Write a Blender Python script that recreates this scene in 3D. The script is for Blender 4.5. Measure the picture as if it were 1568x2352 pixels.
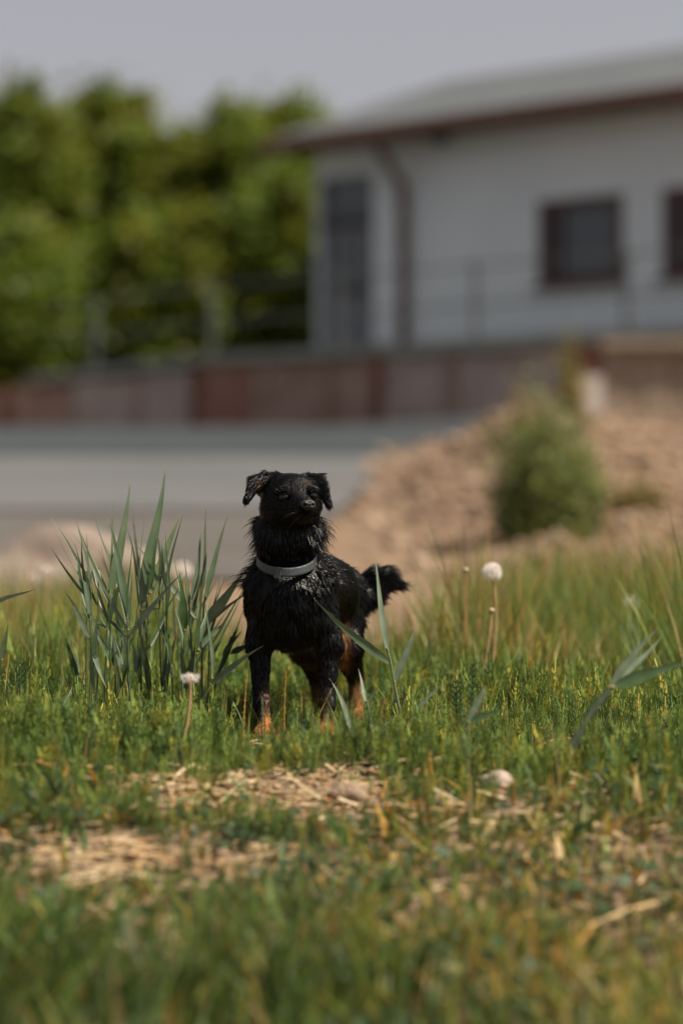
import bpy, math, random
import numpy as np
from mathutils import Vector, kdtree

random.seed(7); rng = np.random.default_rng(7)
scene = bpy.context.scene
for o in list(bpy.data.objects): bpy.data.objects.remove(o)
COL = scene.collection

# ------------------------------------------------------------------ camera
CAM_H = 0.377
FPX = 85.0 / 36.0 * 2352.0           # focal length in picture units (picture = 1568 x 2352)
cd = bpy.data.cameras.new('camera'); cam = bpy.data.objects.new('camera', cd); COL.objects.link(cam)
cam.location = (0, 0, CAM_H); cam.rotation_euler = (math.pi / 2, 0, 0)
cd.lens = 85; cd.sensor_fit = 'VERTICAL'; cd.sensor_height = 36; cd.sensor_width = 24
cd.clip_start = 0.05; cd.clip_end = 2000
cd.dof.use_dof = True; cd.dof.focus_distance = 3.97; cd.dof.aperture_fstop = 1.85; cd.dof.aperture_blades = 0
scene.camera = cam

# ------------------------------------------------------------------ sky + sun
SUN_EL = 54.0
sd = np.array([0.93, -0.36]); sd /= np.linalg.norm(sd)      # horizontal direction TO the sun
w = bpy.data.worlds.new('World'); scene.world = w; w.use_nodes = True
nt = w.node_tree; nt.nodes.clear()
sky = nt.nodes.new('ShaderNodeTexSky'); sky.sky_type = 'NISHITA'; sky.sun_disc = False
sky.sun_elevation = math.radians(SUN_EL); sky.sun_rotation = math.atan2(sd[0], sd[1])
sky.air_density = 1.0; sky.dust_density = 3.0; sky.ozone_density = 1.0
hs = nt.nodes.new('ShaderNodeHueSaturation'); hs.inputs['Saturation'].default_value = 0.26
mixs = nt.nodes.new('ShaderNodeMix'); mixs.data_type = 'RGBA'; mixs.blend_type = 'MULTIPLY'; mixs.inputs[0].default_value = 1.0
mixs.inputs[7].default_value = (1.0, 0.95, 0.962, 1)
bg = nt.nodes.new('ShaderNodeBackground'); bg.inputs['Strength'].default_value = 0.076
wo = nt.nodes.new('ShaderNodeOutputWorld')
nt.links.new(sky.outputs[0], hs.inputs['Color']); nt.links.new(hs.outputs[0], mixs.inputs[6])
nt.links.new(mixs.outputs[2], bg.inputs['Color']); nt.links.new(bg.outputs[0], wo.inputs[0])
sl = bpy.data.lights.new('sun', 'SUN'); sl.energy = 5.0; sl.angle = math.radians(0.53); sl.color = (1.0, 0.90, 0.73)
so = bpy.data.objects.new('sun', sl); COL.objects.link(so)
ce = math.cos(math.radians(SUN_EL))
to_sun = Vector((sd[0] * ce, sd[1] * ce, math.sin(math.radians(SUN_EL))))
so.rotation_euler = to_sun.to_track_quat('Z', 'Y').to_euler(); so.location = (6, -4, 12)
vs = scene.view_settings
vs.view_transform = 'Standard'; vs.look = 'None'; vs.gamma = 1.0; vs.exposure = 0.60; vs.use_curve_mapping = False
scene.cycles.use_denoising = True
scene.cycles.max_bounces = 6

# ------------------------------------------------------------------ helpers
def P(u, v, Y):                       # picture point (1568 x 2352) at distance Y -> world
    return np.array([(u - 784) * Y / FPX, Y, CAM_H + (1176 - v) * Y / FPX])
def hash2(ix, iy, s):
    h = (ix * 374761393 + iy * 668265263 + s * 974711) & 0xffffffff
    h = ((h ^ (h >> 13)) * 1274126177) & 0xffffffff
    return ((h ^ (h >> 16)) & 0xffff) / 65535.0
def noise2(x, y, s=0):
    x = np.asarray(x, float); y = np.asarray(y, float)
    ix = np.floor(x).astype(np.int64); iy = np.floor(y).astype(np.int64)
    fx = x - ix; fy = y - iy; fx = fx * fx * (3 - 2 * fx); fy = fy * fy * (3 - 2 * fy)
    a = hash2(ix, iy, s); b = hash2(ix + 1, iy, s); c = hash2(ix, iy + 1, s); d = hash2(ix + 1, iy + 1, s)
    return (a * (1 - fx) + b * fx) * (1 - fy) + (c * (1 - fx) + d * fx) * fy
def sstep(a, b, x):
    t = np.clip((np.asarray(x, float) - a) / (b - a), 0, 1); return t * t * (3 - 2 * t)

def foreslope(y):
    t = np.clip(3.55 - np.asarray(y, float), 0, 3.5); return -.20 * (np.sqrt(t * t + .0064) - .08)
def terrain(x, y):
    x = np.asarray(x, float); y = np.asarray(y, float)
    b = np.interp(y, [-50, 8.5, 10, 16, 24, 34.5, 39, 44, 60, 600], [0, 0, .10, .45, .88, 1.55, 1.70, 2.6, 2.8, 3.4])
    b = b + np.clip(x, 0, 6) * .1 * sstep(22, 30, y) + .0
    xn = x + .22 * (noise2(x * .9, y * .5, 5) - .5)
    h = np.interp(xn, [.05, .4, .8, 1.2, 1.5, 1.75, 2.2, 3, 9], [0, .06, .20, .40, .52, .40, .34, .32, .32])
    back = np.where(x > 2.4, 1 - .6 * sstep(26, 34, y), 1 - sstep(19, 25, y))
    bank = h * sstep(9.3, 18, y) * back
    r = noise2(x * 2.2, y * 2.2, 3) * .10 * sstep(9, 12, y) * sstep(.2, .9, x) * (1 - sstep(24, 30, y))
    r += (noise2(x * 7, y * 6, 4) - .5) * .05 * sstep(9, 12, y) * sstep(.1, .8, x) * (1 - sstep(24, 30, y))
    n = (noise2(x * 3, y * 3, 1) - .5) * .03 + (noise2(x * 11, y * 11, 2) - .5) * .012
    n = n * (1 - sstep(12, 16, y) * .7)
    return b + bank + r + n + foreslope(y)

def tag(o, label, cat, group=None):
    o['label'] = label; o['category'] = cat
    if group: o['group'] = group
    return o
def np_mesh(name, V, F, mat, parent=None, col=None, smooth=False, origin=None):
    V = np.asarray(V, np.float32); F = np.asarray(F, np.int32)
    if origin is None and parent is not None:
        origin = ORIG.get(parent.name, (0, 0, 0))
    elif origin is None: origin = (0, 0, 0)
    k = F.shape[1]
    me = bpy.data.meshes.new(name)
    me.vertices.add(len(V)); me.vertices.foreach_set('co', (V - np.asarray(origin, np.float32)).ravel())
    me.loops.add(F.size); me.loops.foreach_set('vertex_index', F.ravel())
    me.polygons.add(len(F)); me.polygons.foreach_set('loop_start', np.arange(0, F.size, k, dtype=np.int32))
    me.polygons.foreach_set('use_smooth', np.full(len(F), smooth))
    me.update(calc_edges=True)
    if col is not None:
        a = me.attributes.new('Col', 'FLOAT_COLOR', 'POINT')
        c = np.ones((len(V), 4), np.float32); c[:, :3] = col; a.data.foreach_set('color', c.ravel())
    if mat: me.materials.append(mat)
    o = bpy.data.objects.new(name, me); COL.objects.link(o)
    if parent is not None: o.parent = parent; ORIG[o.name] = origin
    else: o.location = origin; ORIG[o.name] = tuple(origin)
    return o
ORIG = {}
def thing(name, label, cat, loc, group=None):
    o = bpy.data.objects.new(name, None); COL.objects.link(o); o.location = tuple(loc); o.empty_display_size = .05
    tag(o, label, cat, group); ORIG[o.name] = tuple(float(a) for a in loc); return o

class MB:
    """collects polys (quads as two tris) for one mesh"""
    def __init__(s): s.v = []; s.f = []; s.n = 0
    def add(s, V, F):
        V = np.asarray(V, float); F = np.asarray(F, int)
        s.v.append(V)
        if F.shape[1] == 4: F = np.concatenate([F[:, [0, 1, 2]], F[:, [0, 2, 3]]])
        s.f.append(F + s.n); s.n += len(V)
    def box(s, c, ax, ay, az, hx, hy, hz):
        c = np.asarray(c, float); ax = np.asarray(ax, float) * hx; ay = np.asarray(ay, float) * hy; az = np.asarray(az, float) * hz
        V = [c + i * ax + j * ay + k * az for k in (-1, 1) for j in (-1, 1) for i in (-1, 1)]
        s.add(V, [(0, 2, 3, 1), (4, 5, 7, 6), (0, 1, 5, 4), (2, 6, 7, 3), (0, 4, 6, 2), (1, 3, 7, 5)])
    def tube(s, pts, rad, n=8, cap=True):
        pts = np.asarray(pts, float); rad = np.broadcast_to(np.asarray(rad, float), (len(pts),))
        V = []; F = []
        prev = None
        for i, p in enumerate(pts):
            t = pts[min(i + 1, len(pts) - 1)] - pts[max(i - 1, 0)]; t /= np.linalg.norm(t) + 1e-12
            if prev is None:
                a = np.cross(t, [0.3, 1, .1]);
                if np.linalg.norm(a) < 1e-3: a = np.cross(t, [1, 0, 0])
            else: a = prev - t * np.dot(prev, t)
            a /= np.linalg.norm(a); prev = a; b = np.cross(t, a)
            for k in range(n):
                th = 2 * math.pi * k / n
                V.append(p + rad[i] * (math.cos(th) * a + math.sin(th) * b))
        for i in range(len(pts) - 1):
            for k in range(n):
                F.append((i * n + k, i * n + (k + 1) % n, (i + 1) * n + (k + 1) % n, (i + 1) * n + k))
        s.add(V, F)
        if cap:
            for i0 in (0, (len(pts) - 1) * n):
                base = np.array(V[i0:i0 + n]); c = base.mean(0)
                s.add(np.vstack([base, c]), [(k, (k + 1) % n, n) for k in range(n)])
    def build(s, name, mat, parent=None, col=None, smooth=False, origin=None):
        V = np.concatenate(s.v)
        if col is not None: col = np.broadcast_to(np.asarray(col, np.float32), (len(V), 3))
        return np_mesh(name, V, np.concatenate(s.f), mat, parent, col, smooth, origin)
def ico(c, r, sub=2, squash=(1, 1, 1), rough=0.0, seed=0):
    import bmesh
    bm = bmesh.new(); bmesh.ops.create_icosphere(bm, subdivisions=sub, radius=1)
    V = np.array([v.co[:] for v in bm.verts]); F = np.array([[v.index for v in f.verts] for f in bm.faces]); bm.free()
    if rough:
        n = (noise2(V[:, 0] * 1.7 + V[:, 2] * 1.3 + seed * 7.7, V[:, 1] * 1.9 + V[:, 2] * .8, seed) - .5) + .5 * (noise2(V[:, 0] * 4 + V[:, 2] * 3 + seed, V[:, 1] * 4 - V[:, 2] * 2, seed + 1) - .5)
        V = V * (1 + rough * n)[:, None]
    return V * np.asarray(squash) * r + np.asarray(c), F

# ------------------------------------------------------------------ materials
def mat_base(name):
    m = bpy.data.materials.new(name); m.use_nodes = True
    n = m.node_tree; n.nodes.clear(); out = n.nodes.new('ShaderNodeOutputMaterial')
    return m, n, out
def pbr(name, c1, c2=None, scale=8.0, rough=.7, bump=0.0, bscale=None, metal=0.0, spec=.5, detail=6, stretch=None):
    m, n, out = mat_base(name)
    b = n.nodes.new('ShaderNodeBsdfPrincipled'); n.links.new(b.outputs[0], out.inputs[0])
    b.inputs['Roughness'].default_value = rough; b.inputs['Metallic'].default_value = metal
    b.inputs['Specular IOR Level'].default_value = spec
    tc = n.nodes.new('ShaderNodeTexCoord'); src = tc.outputs['Object']
    if stretch:
        mp = n.nodes.new('ShaderNodeMapping'); mp.inputs['Scale'].default_value = stretch
        n.links.new(src, mp.inputs[0]); src = mp.outputs[0]
    if c2 is not None:
        no = n.nodes.new('ShaderNodeTexNoise'); no.inputs['Scale'].default_value = scale; no.inputs['Detail'].default_value = detail
        no.inputs['Roughness'].default_value = .65; n.links.new(src, no.inputs['Vector'])
        r = n.nodes.new('ShaderNodeValToRGB'); r.color_ramp.elements[0].position = .32; r.color_ramp.elements[1].position = .68
        r.color_ramp.elements[0].color = (*c1, 1); r.color_ramp.elements[1].color = (*c2, 1)
        n.links.new(no.outputs[0], r.inputs[0]); n.links.new(r.outputs[0], b.inputs['Base Color'])
    else: b.inputs['Base Color'].default_value = (*c1, 1)
    if bump:
        nb = n.nodes.new('ShaderNodeTexNoise'); nb.inputs['Scale'].default_value = bscale or scale * 4; nb.inputs['Detail'].default_value = 5
        n.links.new(src, nb.inputs['Vector'])
        bp = n.nodes.new('ShaderNodeBump'); bp.inputs['Strength'].default_value = bump; bp.inputs['Distance'].default_value = .02
        n.links.new(nb.outputs[0], bp.inputs['Height']); n.links.new(bp.outputs[0], b.inputs['Normal'])
    return m
def foliage(name, trans=.3, rough=.5, spec=.4, noise=0.0):
    m, n, out = mat_base(name)
    at = n.nodes.new('ShaderNodeAttribute'); at.attribute_name = 'Col'
    b = n.nodes.new('ShaderNodeBsdfPrincipled'); b.inputs['Roughness'].default_value = rough; b.inputs['Specular IOR Level'].default_value = spec
    t = n.nodes.new('ShaderNodeBsdfTranslucent'); mx = n.nodes.new('ShaderNodeMixShader'); mx.inputs[0].default_value = trans
    src = at.outputs['Color']
    if noise:
        tc = n.nodes.new('ShaderNodeTexCoord'); no = n.nodes.new('ShaderNodeTexNoise'); no.inputs['Scale'].default_value = 60; no.inputs['Detail'].default_value = 4
        n.links.new(tc.outputs['Object'], no.inputs['Vector'])
        mr = n.nodes.new('ShaderNodeMapRange'); mr.inputs[3].default_value = 1 - noise; mr.inputs[4].default_value = 1 + noise
        n.links.new(no.outputs[0], mr.inputs[0])
        mm = n.nodes.new('ShaderNodeVectorMath'); mm.operation = 'SCALE'; n.links.new(src, mm.inputs[0]); n.links.new(mr.outputs[0], mm.inputs['Scale']); src = mm.outputs[0]
    n.links.new(src, b.inputs['Base Color'])
    hsn = n.nodes.new('ShaderNodeHueSaturation'); hsn.inputs['Hue'].default_value = .485; hsn.inputs['Value'].default_value = 1.25
    n.links.new(src, hsn.inputs['Color']); n.links.new(hsn.outputs[0], t.inputs[0])
    n.links.new(b.outputs[0], mx.inputs[1]); n.links.new(t.outputs[0], mx.inputs[2]); n.links.new(mx.outputs[0], out.inputs[0])
    return m
def colmat(name, rough=.6, spec=.5):
    m, n, out = mat_base(name)
    at = n.nodes.new('ShaderNodeAttribute'); at.attribute_name = 'Col'
    b = n.nodes.new('ShaderNodeBsdfPrincipled'); b.inputs['Roughness'].default_value = rough; b.inputs['Specular IOR Level'].default_value = spec
    n.links.new(at.outputs['Color'], b.inputs['Base Color']); n.links.new(b.outputs[0], out.inputs[0])
    return m
M = {}
M['ground'] = pbr('ground_soil', (.115, .078, .052), (.25, .175, .118), scale=2.2, rough=.95, bump=.6, bscale=30, spec=.1)
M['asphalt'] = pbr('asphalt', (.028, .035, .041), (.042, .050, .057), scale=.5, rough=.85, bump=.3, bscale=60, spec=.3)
M['apron'] = pbr('gravel_apron', (.086, .089, .094), (.120, .122, .126), scale=.4, rough=.9, bump=.4, bscale=40, spec=.2)
M['wall'] = pbr('wall_render', (.58, .64, .67), (.65, .70, .72), scale=.8, rough=.85, bump=.1, bscale=30)
M['wall_low'] = pbr('socle', (.25, .24, .24), (.35, .33, .32), scale=2, rough=.9)
M['roof'] = pbr('roof_metal', (.080, .090, .100), (.108, .118, .128), scale=.7, rough=.45, metal=.0)
M['brown'] = pbr('brown_paint', (.075, .035, .022), (.11, .05, .03), scale=3, rough=.5)
M['soffit'] = pbr('soffit_wood', (.12, .085, .04), (.17, .12, .06), scale=4, rough=.7, stretch=(1, 8, 1))
M['frame'] = pbr('window_frame', (.06, .022, .02), (.085, .03, .026), scale=4, rough=.45)
M['glass'] = pbr('window_glass', (.05, .065, .075), rough=.08, spec=.6)
M['door'] = pbr('door_panel', (.12, .132, .15), (.15, .162, .18), scale=1.5, rough=.5)
M['dark'] = pbr('dark_metal', (.03, .03, .032), rough=.5)
M['steel'] = pbr('galvanised_steel', (.07, .08, .085), (.10, .11, .115), scale=6, rough=.5, metal=.3)
M['concrete'] = pbr('coping_concrete', (.19, .21, .17), (.28, .29, .25), scale=1.6, rough=.9, bump=.2)
M['panel'] = pbr('wall_panel', (.21, .125, .09), (.40, .29, .24), scale=1.3, rough=.9, bump=.3)
M['rust'] = pbr('rusted_steel', (.13, .045, .024), (.20, .075, .045), scale=2.5, rough=.9)
M['plank'] = pbr('weathered_plank', (.16, .125, .095), (.28, .225, .17), scale=3, rough=.9, stretch=(6, 6, .6), bump=.3)
M['bark'] = pbr('bark', (.05, .04, .03), (.10, .08, .06), scale=6, rough=.95, bump=.5)
M['stone'] = pbr('pale_stone', (.25, .19, .15), (.40, .32, .26), scale=7, rough=.9, bump=.5, bscale=25)
M['stone_white'] = pbr('white_block', (.42, .36, .33), (.55, .48, .45), scale=6, rough=.9, bump=.3)
M['boulder'] = pbr('boulder_stone', (.13, .10, .08), (.27, .215, .18), scale=5, rough=.95, bump=.6, bscale=18)
M['dstone'] = pbr('dark_stone', (.018, .016, .016), (.035, .032, .03), scale=9, rough=.8)
M['clod'] = pbr('dry_clod', (.17, .115, .075), (.36, .26, .175), scale=38, rough=.95, bump=.8, bscale=120)
M['leaf'] = foliage('tree_leaf', .45, .5, .3)
M['grass'] = foliage('grass_blade', .35, .5, .3)
M['horse'] = foliage('horsetail_green', .22, .55, .3)
M['reed'] = foliage('reed_leaf', .28, .42, .5, noise=.12)
M['straw'] = foliage('straw', .12, .7, .25)
M['pappus'] = foliage('pappus', .5, .6, .2)
M['skin'] = colmat('dog_coat', .8, .06)

# ------------------------------------------------------------------ large structure: ground, road
def structure(o): o['kind'] = 'structure'; return o
def stuff(o, label, cat): o['kind'] = 'stuff'; tag(o, label, cat); return o
def sheet(name, xs, ys, zf, mat):
    X, Y = np.meshgrid(xs, ys); Z = zf(X, Y)
    V = np.stack([X, Y, Z], -1).reshape(-1, 3); nx = len(xs)
    i, j = np.meshgrid(np.arange(nx - 1), np.arange(len(ys) - 1)); a = (j * nx + i).ravel()
    return structure(np_mesh(name, V, np.stack([a, a + 1, a + nx + 1, a + nx], -1), mat, smooth=True))
xs = np.unique(np.concatenate([np.linspace(-1.3, 1.3, 110), np.linspace(1.3, 6, 60), np.linspace(-6, -1.3, 30), np.linspace(-30, -6, 14), np.linspace(6, 30, 14), [-600, -250, -90, 90, 250, 600]]))
ys = np.unique(np.concatenate([np.linspace(1.2, 6, 160), np.linspace(6, 26, 150), np.linspace(26, 60, 40), [-30, -5, 0, .6, 80, 150, 300, 600]]))
sheet('ground', xs, ys, terrain, M['ground'])
def road_z(dz):
    return lambda X, Y: terrain(X, Y) + dz
def base_z(X, Y): return np.interp(Y, [-50, 8.5, 10, 16, 24, 34.5, 39, 44], [0, 0, .10, .45, .88, 1.55, 1.70, 2.6]) + np.clip(X, 0, 6) * .1 * sstep(22, 30, Y)
def roadsheet(name, y0, y1, mat, dz, edge):
    """sheet whose right edge follows edge(y) with a ragged outline"""
    t = np.concatenate([np.linspace(0, .8, 14), np.linspace(.82, 1, 14)]); ys_ = np.linspace(y0, y1, 40); Y = np.repeat(ys_[:, None], len(t), 1)
    xr = edge(ys_) + .22 * (noise2(ys_ * 1.7, ys_ * 0, 91) - .5); X = -40 + (xr[:, None] + 40) * (1 - (1 - t[None]) ** 2); Y = Y + (.35 * (noise2(X * .9, Y * .3, 92) - .5)) * ((Y == y0) * 1.0)
    V = np.stack([X, Y, base_z(X, Y) + dz], -1).reshape(-1, 3); nx = len(t); i, j = np.meshgrid(np.arange(nx - 1), np.arange(len(ys_) - 1)); q = (j * nx + i).ravel()
    return structure(np_mesh(name, V, np.stack([q, q + 1, q + nx + 1, q + nx], -1), mat, smooth=True))
def roadsheet_r(name, y0, y1, mat, dz):
    xs_ = np.linspace(-40, 9, 70); ys_ = np.linspace(y0, y1, 24)
    return sheet(name, xs_, ys_, lambda X, Y: np.interp(Y, [-50, 8.5, 10, 16, 24, 34.5, 39, 44], [0, 0, .10, .45, .88, 1.55, 1.70, 2.6]) + np.clip(X, 0, 6) * .1 * sstep(22, 30, Y) + dz, mat)
M['verge'] = pbr('dirt_verge', (.080, .073, .068), (.118, .108, .100), scale=1.5, rough=.95, bump=.4, bscale=30, spec=.1)
roadsheet('dirt_verge', 9.9, 15.2, M['verge'], .016, lambda y: -.28 + .055 * (y - 10))
roadsheet('gravel_apron', 14.5, 25.5, M['apron'], .03, lambda y: .04 + .097 * (y - 14.8))
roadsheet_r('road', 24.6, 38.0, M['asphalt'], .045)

# ------------------------------------------------------------------ terrace, retaining wall, railing
WA = np.array([2.94, 32.9]); WD = np.array([-6.6, 5.2]); WL = np.linalg.norm(WD); WD = WD / WL; WN = np.array([WD[1], -WD[0]]) * -1
if WN[1] > 0: WN = -WN                      # faces the camera
def W(s, z, off=0): p = WA + WD * s + WN * off; return np.array([p[0], p[1], z])
S0, S1, S2 = -9.0, 10.1, 13.2
d3 = np.array([WD[0], WD[1], 0]); n3 = np.array([WN[0], WN[1], 0]); up = np.array([0, 0, 1.])
def wtop(s): return 2.72 - .24 * float(sstep(5.5, 12, s))
mb = MB()
for k in range(20):
    a = S0 + (S1 - S0) * k / 20; b = S0 + (S1 - S0) * (k + 1) / 20
    q = [W(a, wtop(a) - .03, -.1), W(b, wtop(b) - .03, -.1), W(b, wtop(b) + .0, -14), W(a, wtop(a) + .0, -14)]
    mb.add(q, [(0, 1, 2, 3)])
structure(mb.build('terrace', M['concrete']))
rw = thing('retaining_wall', 'low brown panelled retaining wall with rusty posts below the railing', 'wall', W(2, 1.3))
mb = MB()
for k in range(24):
    a = S0 + (S1 - S0) * k / 24; b = S0 + (S1 - S0) * (k + 1) / 24
    c = W((a + b) / 2, (wtop(a) + wtop(b)) / 2 - .02, .02)
    mb.box(c, d3 + up * (wtop(b) - wtop(a)) / (b - a), n3, up, (b - a) / 2 * .9995, .17, .07)
mb.build('coping', M['concrete'], rw)
npan = 17; PE = S0 + (S2 - S0) * (np.arange(18) + np.concatenate([[0], rng.uniform(-.33, .33, 16), [0]])) / 17
M['panel2'] = pbr('wall_panel_pale', (.28, .21, .175), (.46, .375, .33), scale=1.1, rough=.9, bump=.3)
M['panel3'] = pbr('wall_panel_red', (.19, .075, .05), (.33, .18, .135), scale=1.4, rough=.9, bump=.3)
for k in range(npan):
    a, b = PE[k], PE[k + 1]; mdl = (a + b) / 2
    mb = MB(); zt = min(wtop(a), wtop(b)) - .095; zb = .9
    mb.box(W(mdl, (zt + zb) / 2, .0 + .012 * (k % 3)), d3, n3, up, (b - a) / 2 - .09, .06, (zt - zb) / 2)
    mb.build('panel', M[['panel', 'panel2', 'panel', 'panel3', 'panel2'][(k * 3) % 5]], rw)
    mb = MB(); mb.box(W(a, (zt + zb) / 2, .04), d3, n3, up, .10, .085, (zt - zb) / 2 - .004); mb.build('post', M['rust' if k % 3 == 0 else 'panel'], rw)
rl = thing('railing', 'grey steel railing with posts and two rails along the terrace edge', 'railing', W(2, 2.7))
for s in np.arange(S0 + .6, S1, 2.45):
    mb = MB(); z0 = wtop(s) + .04
    mb.tube([W(s, z0, -.06), W(s, z0 + .98, -.06), W(s, z0 + 1.05, -.03), W(s, z0 + 1.10, .03)], .045, 8); mb.build('post', M['steel'], rl)
for h in (.55, 1.1):
    mb = MB(); mb.tube([W(s, wtop(s) + h, .0) for s in np.linspace(S0, S1 - .3, 14)], .018, 6); mb.build('rail', M['steel'], rl)

# ------------------------------------------------------------------ building
B0 = np.array([-.40, 38.0, 2.78]); ba = np.array([.764, -.645, 0]); ba /= np.linalg.norm(ba); bn = np.array([-ba[1] * -1, 0, 0])
bn = np.array([ba[1], -ba[0], 0.]);                       # outward normal
if bn[1] > 0: bn = -bn
def B(s, d, h): return B0 + ba * s - bn * d + up * h      # s along the front, d back into the house, h up
LEN = 17.0; DEP = 8.4; HW = 3.3
hb = thing('building', 'long white single storey building with grey metal roof and brown eaves', 'building', B0)
openings = [(.05, 1.16, 0.02, 2.83), (4.27, 5.75, .87, 2.13), (6.40, 7.88, .87, 2.13), (8.9, 10.38, .87, 2.13), (11.4, 12.88, .87, 2.13)]
mb = MB(); th = .3
# front wall pieces round the openings
cur = 0.0
def slab(s0, s1, h0, h1, d0=0, d1=th): mb.box(B((s0 + s1) / 2, (d0 + d1) / 2, (h0 + h1) / 2), ba, -bn, up, (s1 - s0) / 2, (d1 - d0) / 2, (h1 - h0) / 2)
for (a, b, lo, hi) in openings:
    slab(cur, a, 0, HW); 
    if lo > .05: slab(a, b, 0, lo)
    slab(a, b, hi, HW); cur = b
slab(cur, LEN, 0, HW)
slab(0, th, 0, HW, th, DEP); slab(LEN - th, LEN, 0, HW, th, DEP); slab(th, LEN - th, 0, HW, DEP - th, DEP)
RISE = 1.62
for s0, s1 in ((.0, th), (LEN - th, LEN)):
    V = [B(s, d, h) for s in (s0, s1) for d, h in ((0, HW), (DEP, HW), (DEP / 2, HW + RISE * .86))]
    mb.add(V, [(0, 1, 2), (3, 5, 4)]); mb.add(V, [(0, 3, 4, 1), (1, 4, 5, 2), (2, 5, 3, 0)])
mb.build('wall', M['wall'], hb)
mb = MB(); mb.box(B(LEN / 2, -.012, .09), ba, -bn, up, LEN / 2 + .01, .012, .09); mb.build('plinth', M['wall_low'], hb)
OV = .62; OG = .60                                           # eave overhang, gable overhang
mid = DEP / 2; slope = RISE / (mid + OV)
mb = MB()
def rp(s, d, off=0): return B(s, d, HW + .02 + slope * (min(d, DEP - d) + OV) + off)
for (dA, dB) in ((-OV, mid), (mid, DEP + OV)):
    T = [rp(-OG, dA, .06), rp(LEN + OG, dA, .06), rp(LEN + OG, dB, .06), rp(-OG, dB, .06)]
    U = [rp(-OG, dA), rp(LEN + OG, dA), rp(LEN + OG, dB), rp(-OG, dB)]
    mb.add(T + U, [(0, 1, 2, 3), (4, 7, 6, 5), (0, 4, 5, 1), (1, 5, 6, 2), (2, 6, 7, 3), (3, 7, 4, 0)])
rf = mb.build('roof', M['roof'], hb)
for k in range(42):                                          # standing seams
    s = -OG + .02 + (LEN + 2 * OG - .04) * k / 41
    mb = MB(); p0 = rp(s, -OV + .01, .075); p1 = rp(s, mid, .075); dv = (p1 - p0); L = np.linalg.norm(dv)
    mb.box((p0 + p1) / 2, ba, dv / L, np.cross(ba, dv / L), .012, L / 2, .02); mb.build('seam', M['roof'], rf)
mb = MB(); mb.tube([rp(-OG, mid, .05), rp(LEN + OG, mid, .05)], .03, 8); mb.build('ridge_cap', M['roof'], rf)
mb = MB(); mb.box(B(LEN / 2, -OV / 2 + .01, HW - .03), ba, -bn, up, LEN / 2 + OG - .03, OV / 2 - .02, .015); mb.build('soffit', M['soffit'], hb)
mb = MB(); mb.box(B(LEN / 2, -OV - .015, HW - .0), ba, -bn, up, LEN / 2 + OG, .014, .14); mb.build('fascia', M['brown'], hb)
mb = MB(); c0 = B(-OG, -OV - .10, HW - .02); mb.tube([c0, B(LEN + OG, -OV - .10, HW - .02)], .075, 8); mb.build('gutter', M['brown'], hb)
for sd_ in (1.83, 15.5):
    mb = MB(); mb.tube([B(sd_, -OV - .08, HW - .06), B(sd_, -OV - .06, HW - .25), B(sd_, -.14, HW - .75), B(sd_, -.10, HW - .95), B(sd_, -.10, .05)], .085, 10); mb.build('downpipe', M['brown'], hb)
mb = MB(); mb.box(B(2.75, -.38, HW - .13), ba, -bn, up, .09, .14, .09); mb.build('lamp', M['dark'], hb)
mb = MB(); mb.box(B(2.75, -.54, HW - .15), ba, -bn, up, .12, .02, .07); mb.build('lamp_shade', M['dark'], hb)
for (a, b, lo, hi) in openings[1:]:
    fw = .13
    mb = MB()
    for (x0, x1, y0, y1) in ((a, b, lo, lo + fw), (a, b, hi - fw, hi), (a, a + fw, lo + fw, hi - fw), (b - fw, b, lo + fw, hi - fw), (a + .31, a + .37, lo + fw, hi - fw)):
        mb.box(B((x0 + x1) / 2, .06, (y0 + y1) / 2), ba, -bn, up, (x1 - x0) / 2, .07, (y1 - y0) / 2)
    wf = mb.build('window', M['frame'], hb)
    for (x0, x1) in ((a + fw, a + .31), (a + .37, b - fw)):
        mb = MB(); mb.box(B((x0 + x1) / 2, .09, (lo + hi) / 2), ba, -bn, up, (x1 - x0) / 2, .01, (hi - lo) / 2 - fw); mb.build('pane', M['glass'], wf)
    mb = MB(); mb.box(B((a + b) / 2, -.05, lo - .025), ba, -bn, up, (b - a) / 2 + .06, .07, .022); mb.build('sill', M['frame'], wf)
a, b, lo, hi = openings[0]
mb = MB(); mb.box(B((a + b) / 2, .16, 1.03), ba, -bn, up, (b - a) / 2 - .002, .03, 1.01); dr = mb.build('door', M['door'], hb)
mb = MB(); mb.box(B((a + b) / 2, .14, 2.12), ba, -bn, up, (b - a) / 2 - .002, .07, .07); mb.build('transom', M['dark'], dr)
mb = MB(); mb.box(B((a + b) / 2, .17, 2.50), ba, -bn, up, (b - a) / 2 - .002, .012, .30); mb.build('pane', M['glass'], dr)
mb = MB(); mb.box(B((a + b) / 2, .12, 1.06), ba, -bn, up, (b - a) / 2 - .08, .02, .06); mb.build('push_bar', M['dark'], dr)
for k in range(4):
    mb = MB(); mb.box(B(a + .16 + (b - a - .32) * k / 3, .13, 1.55), ba, -bn, up, .035, .012, .40); mb.build('slat', M['steel'], dr)
mb = MB(); mb.box(B((a + b) / 2, .125, .45), ba, -bn, up, (b - a) / 2 - .14, .01, .36); mb.build('panel', M['door'], dr)

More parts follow.
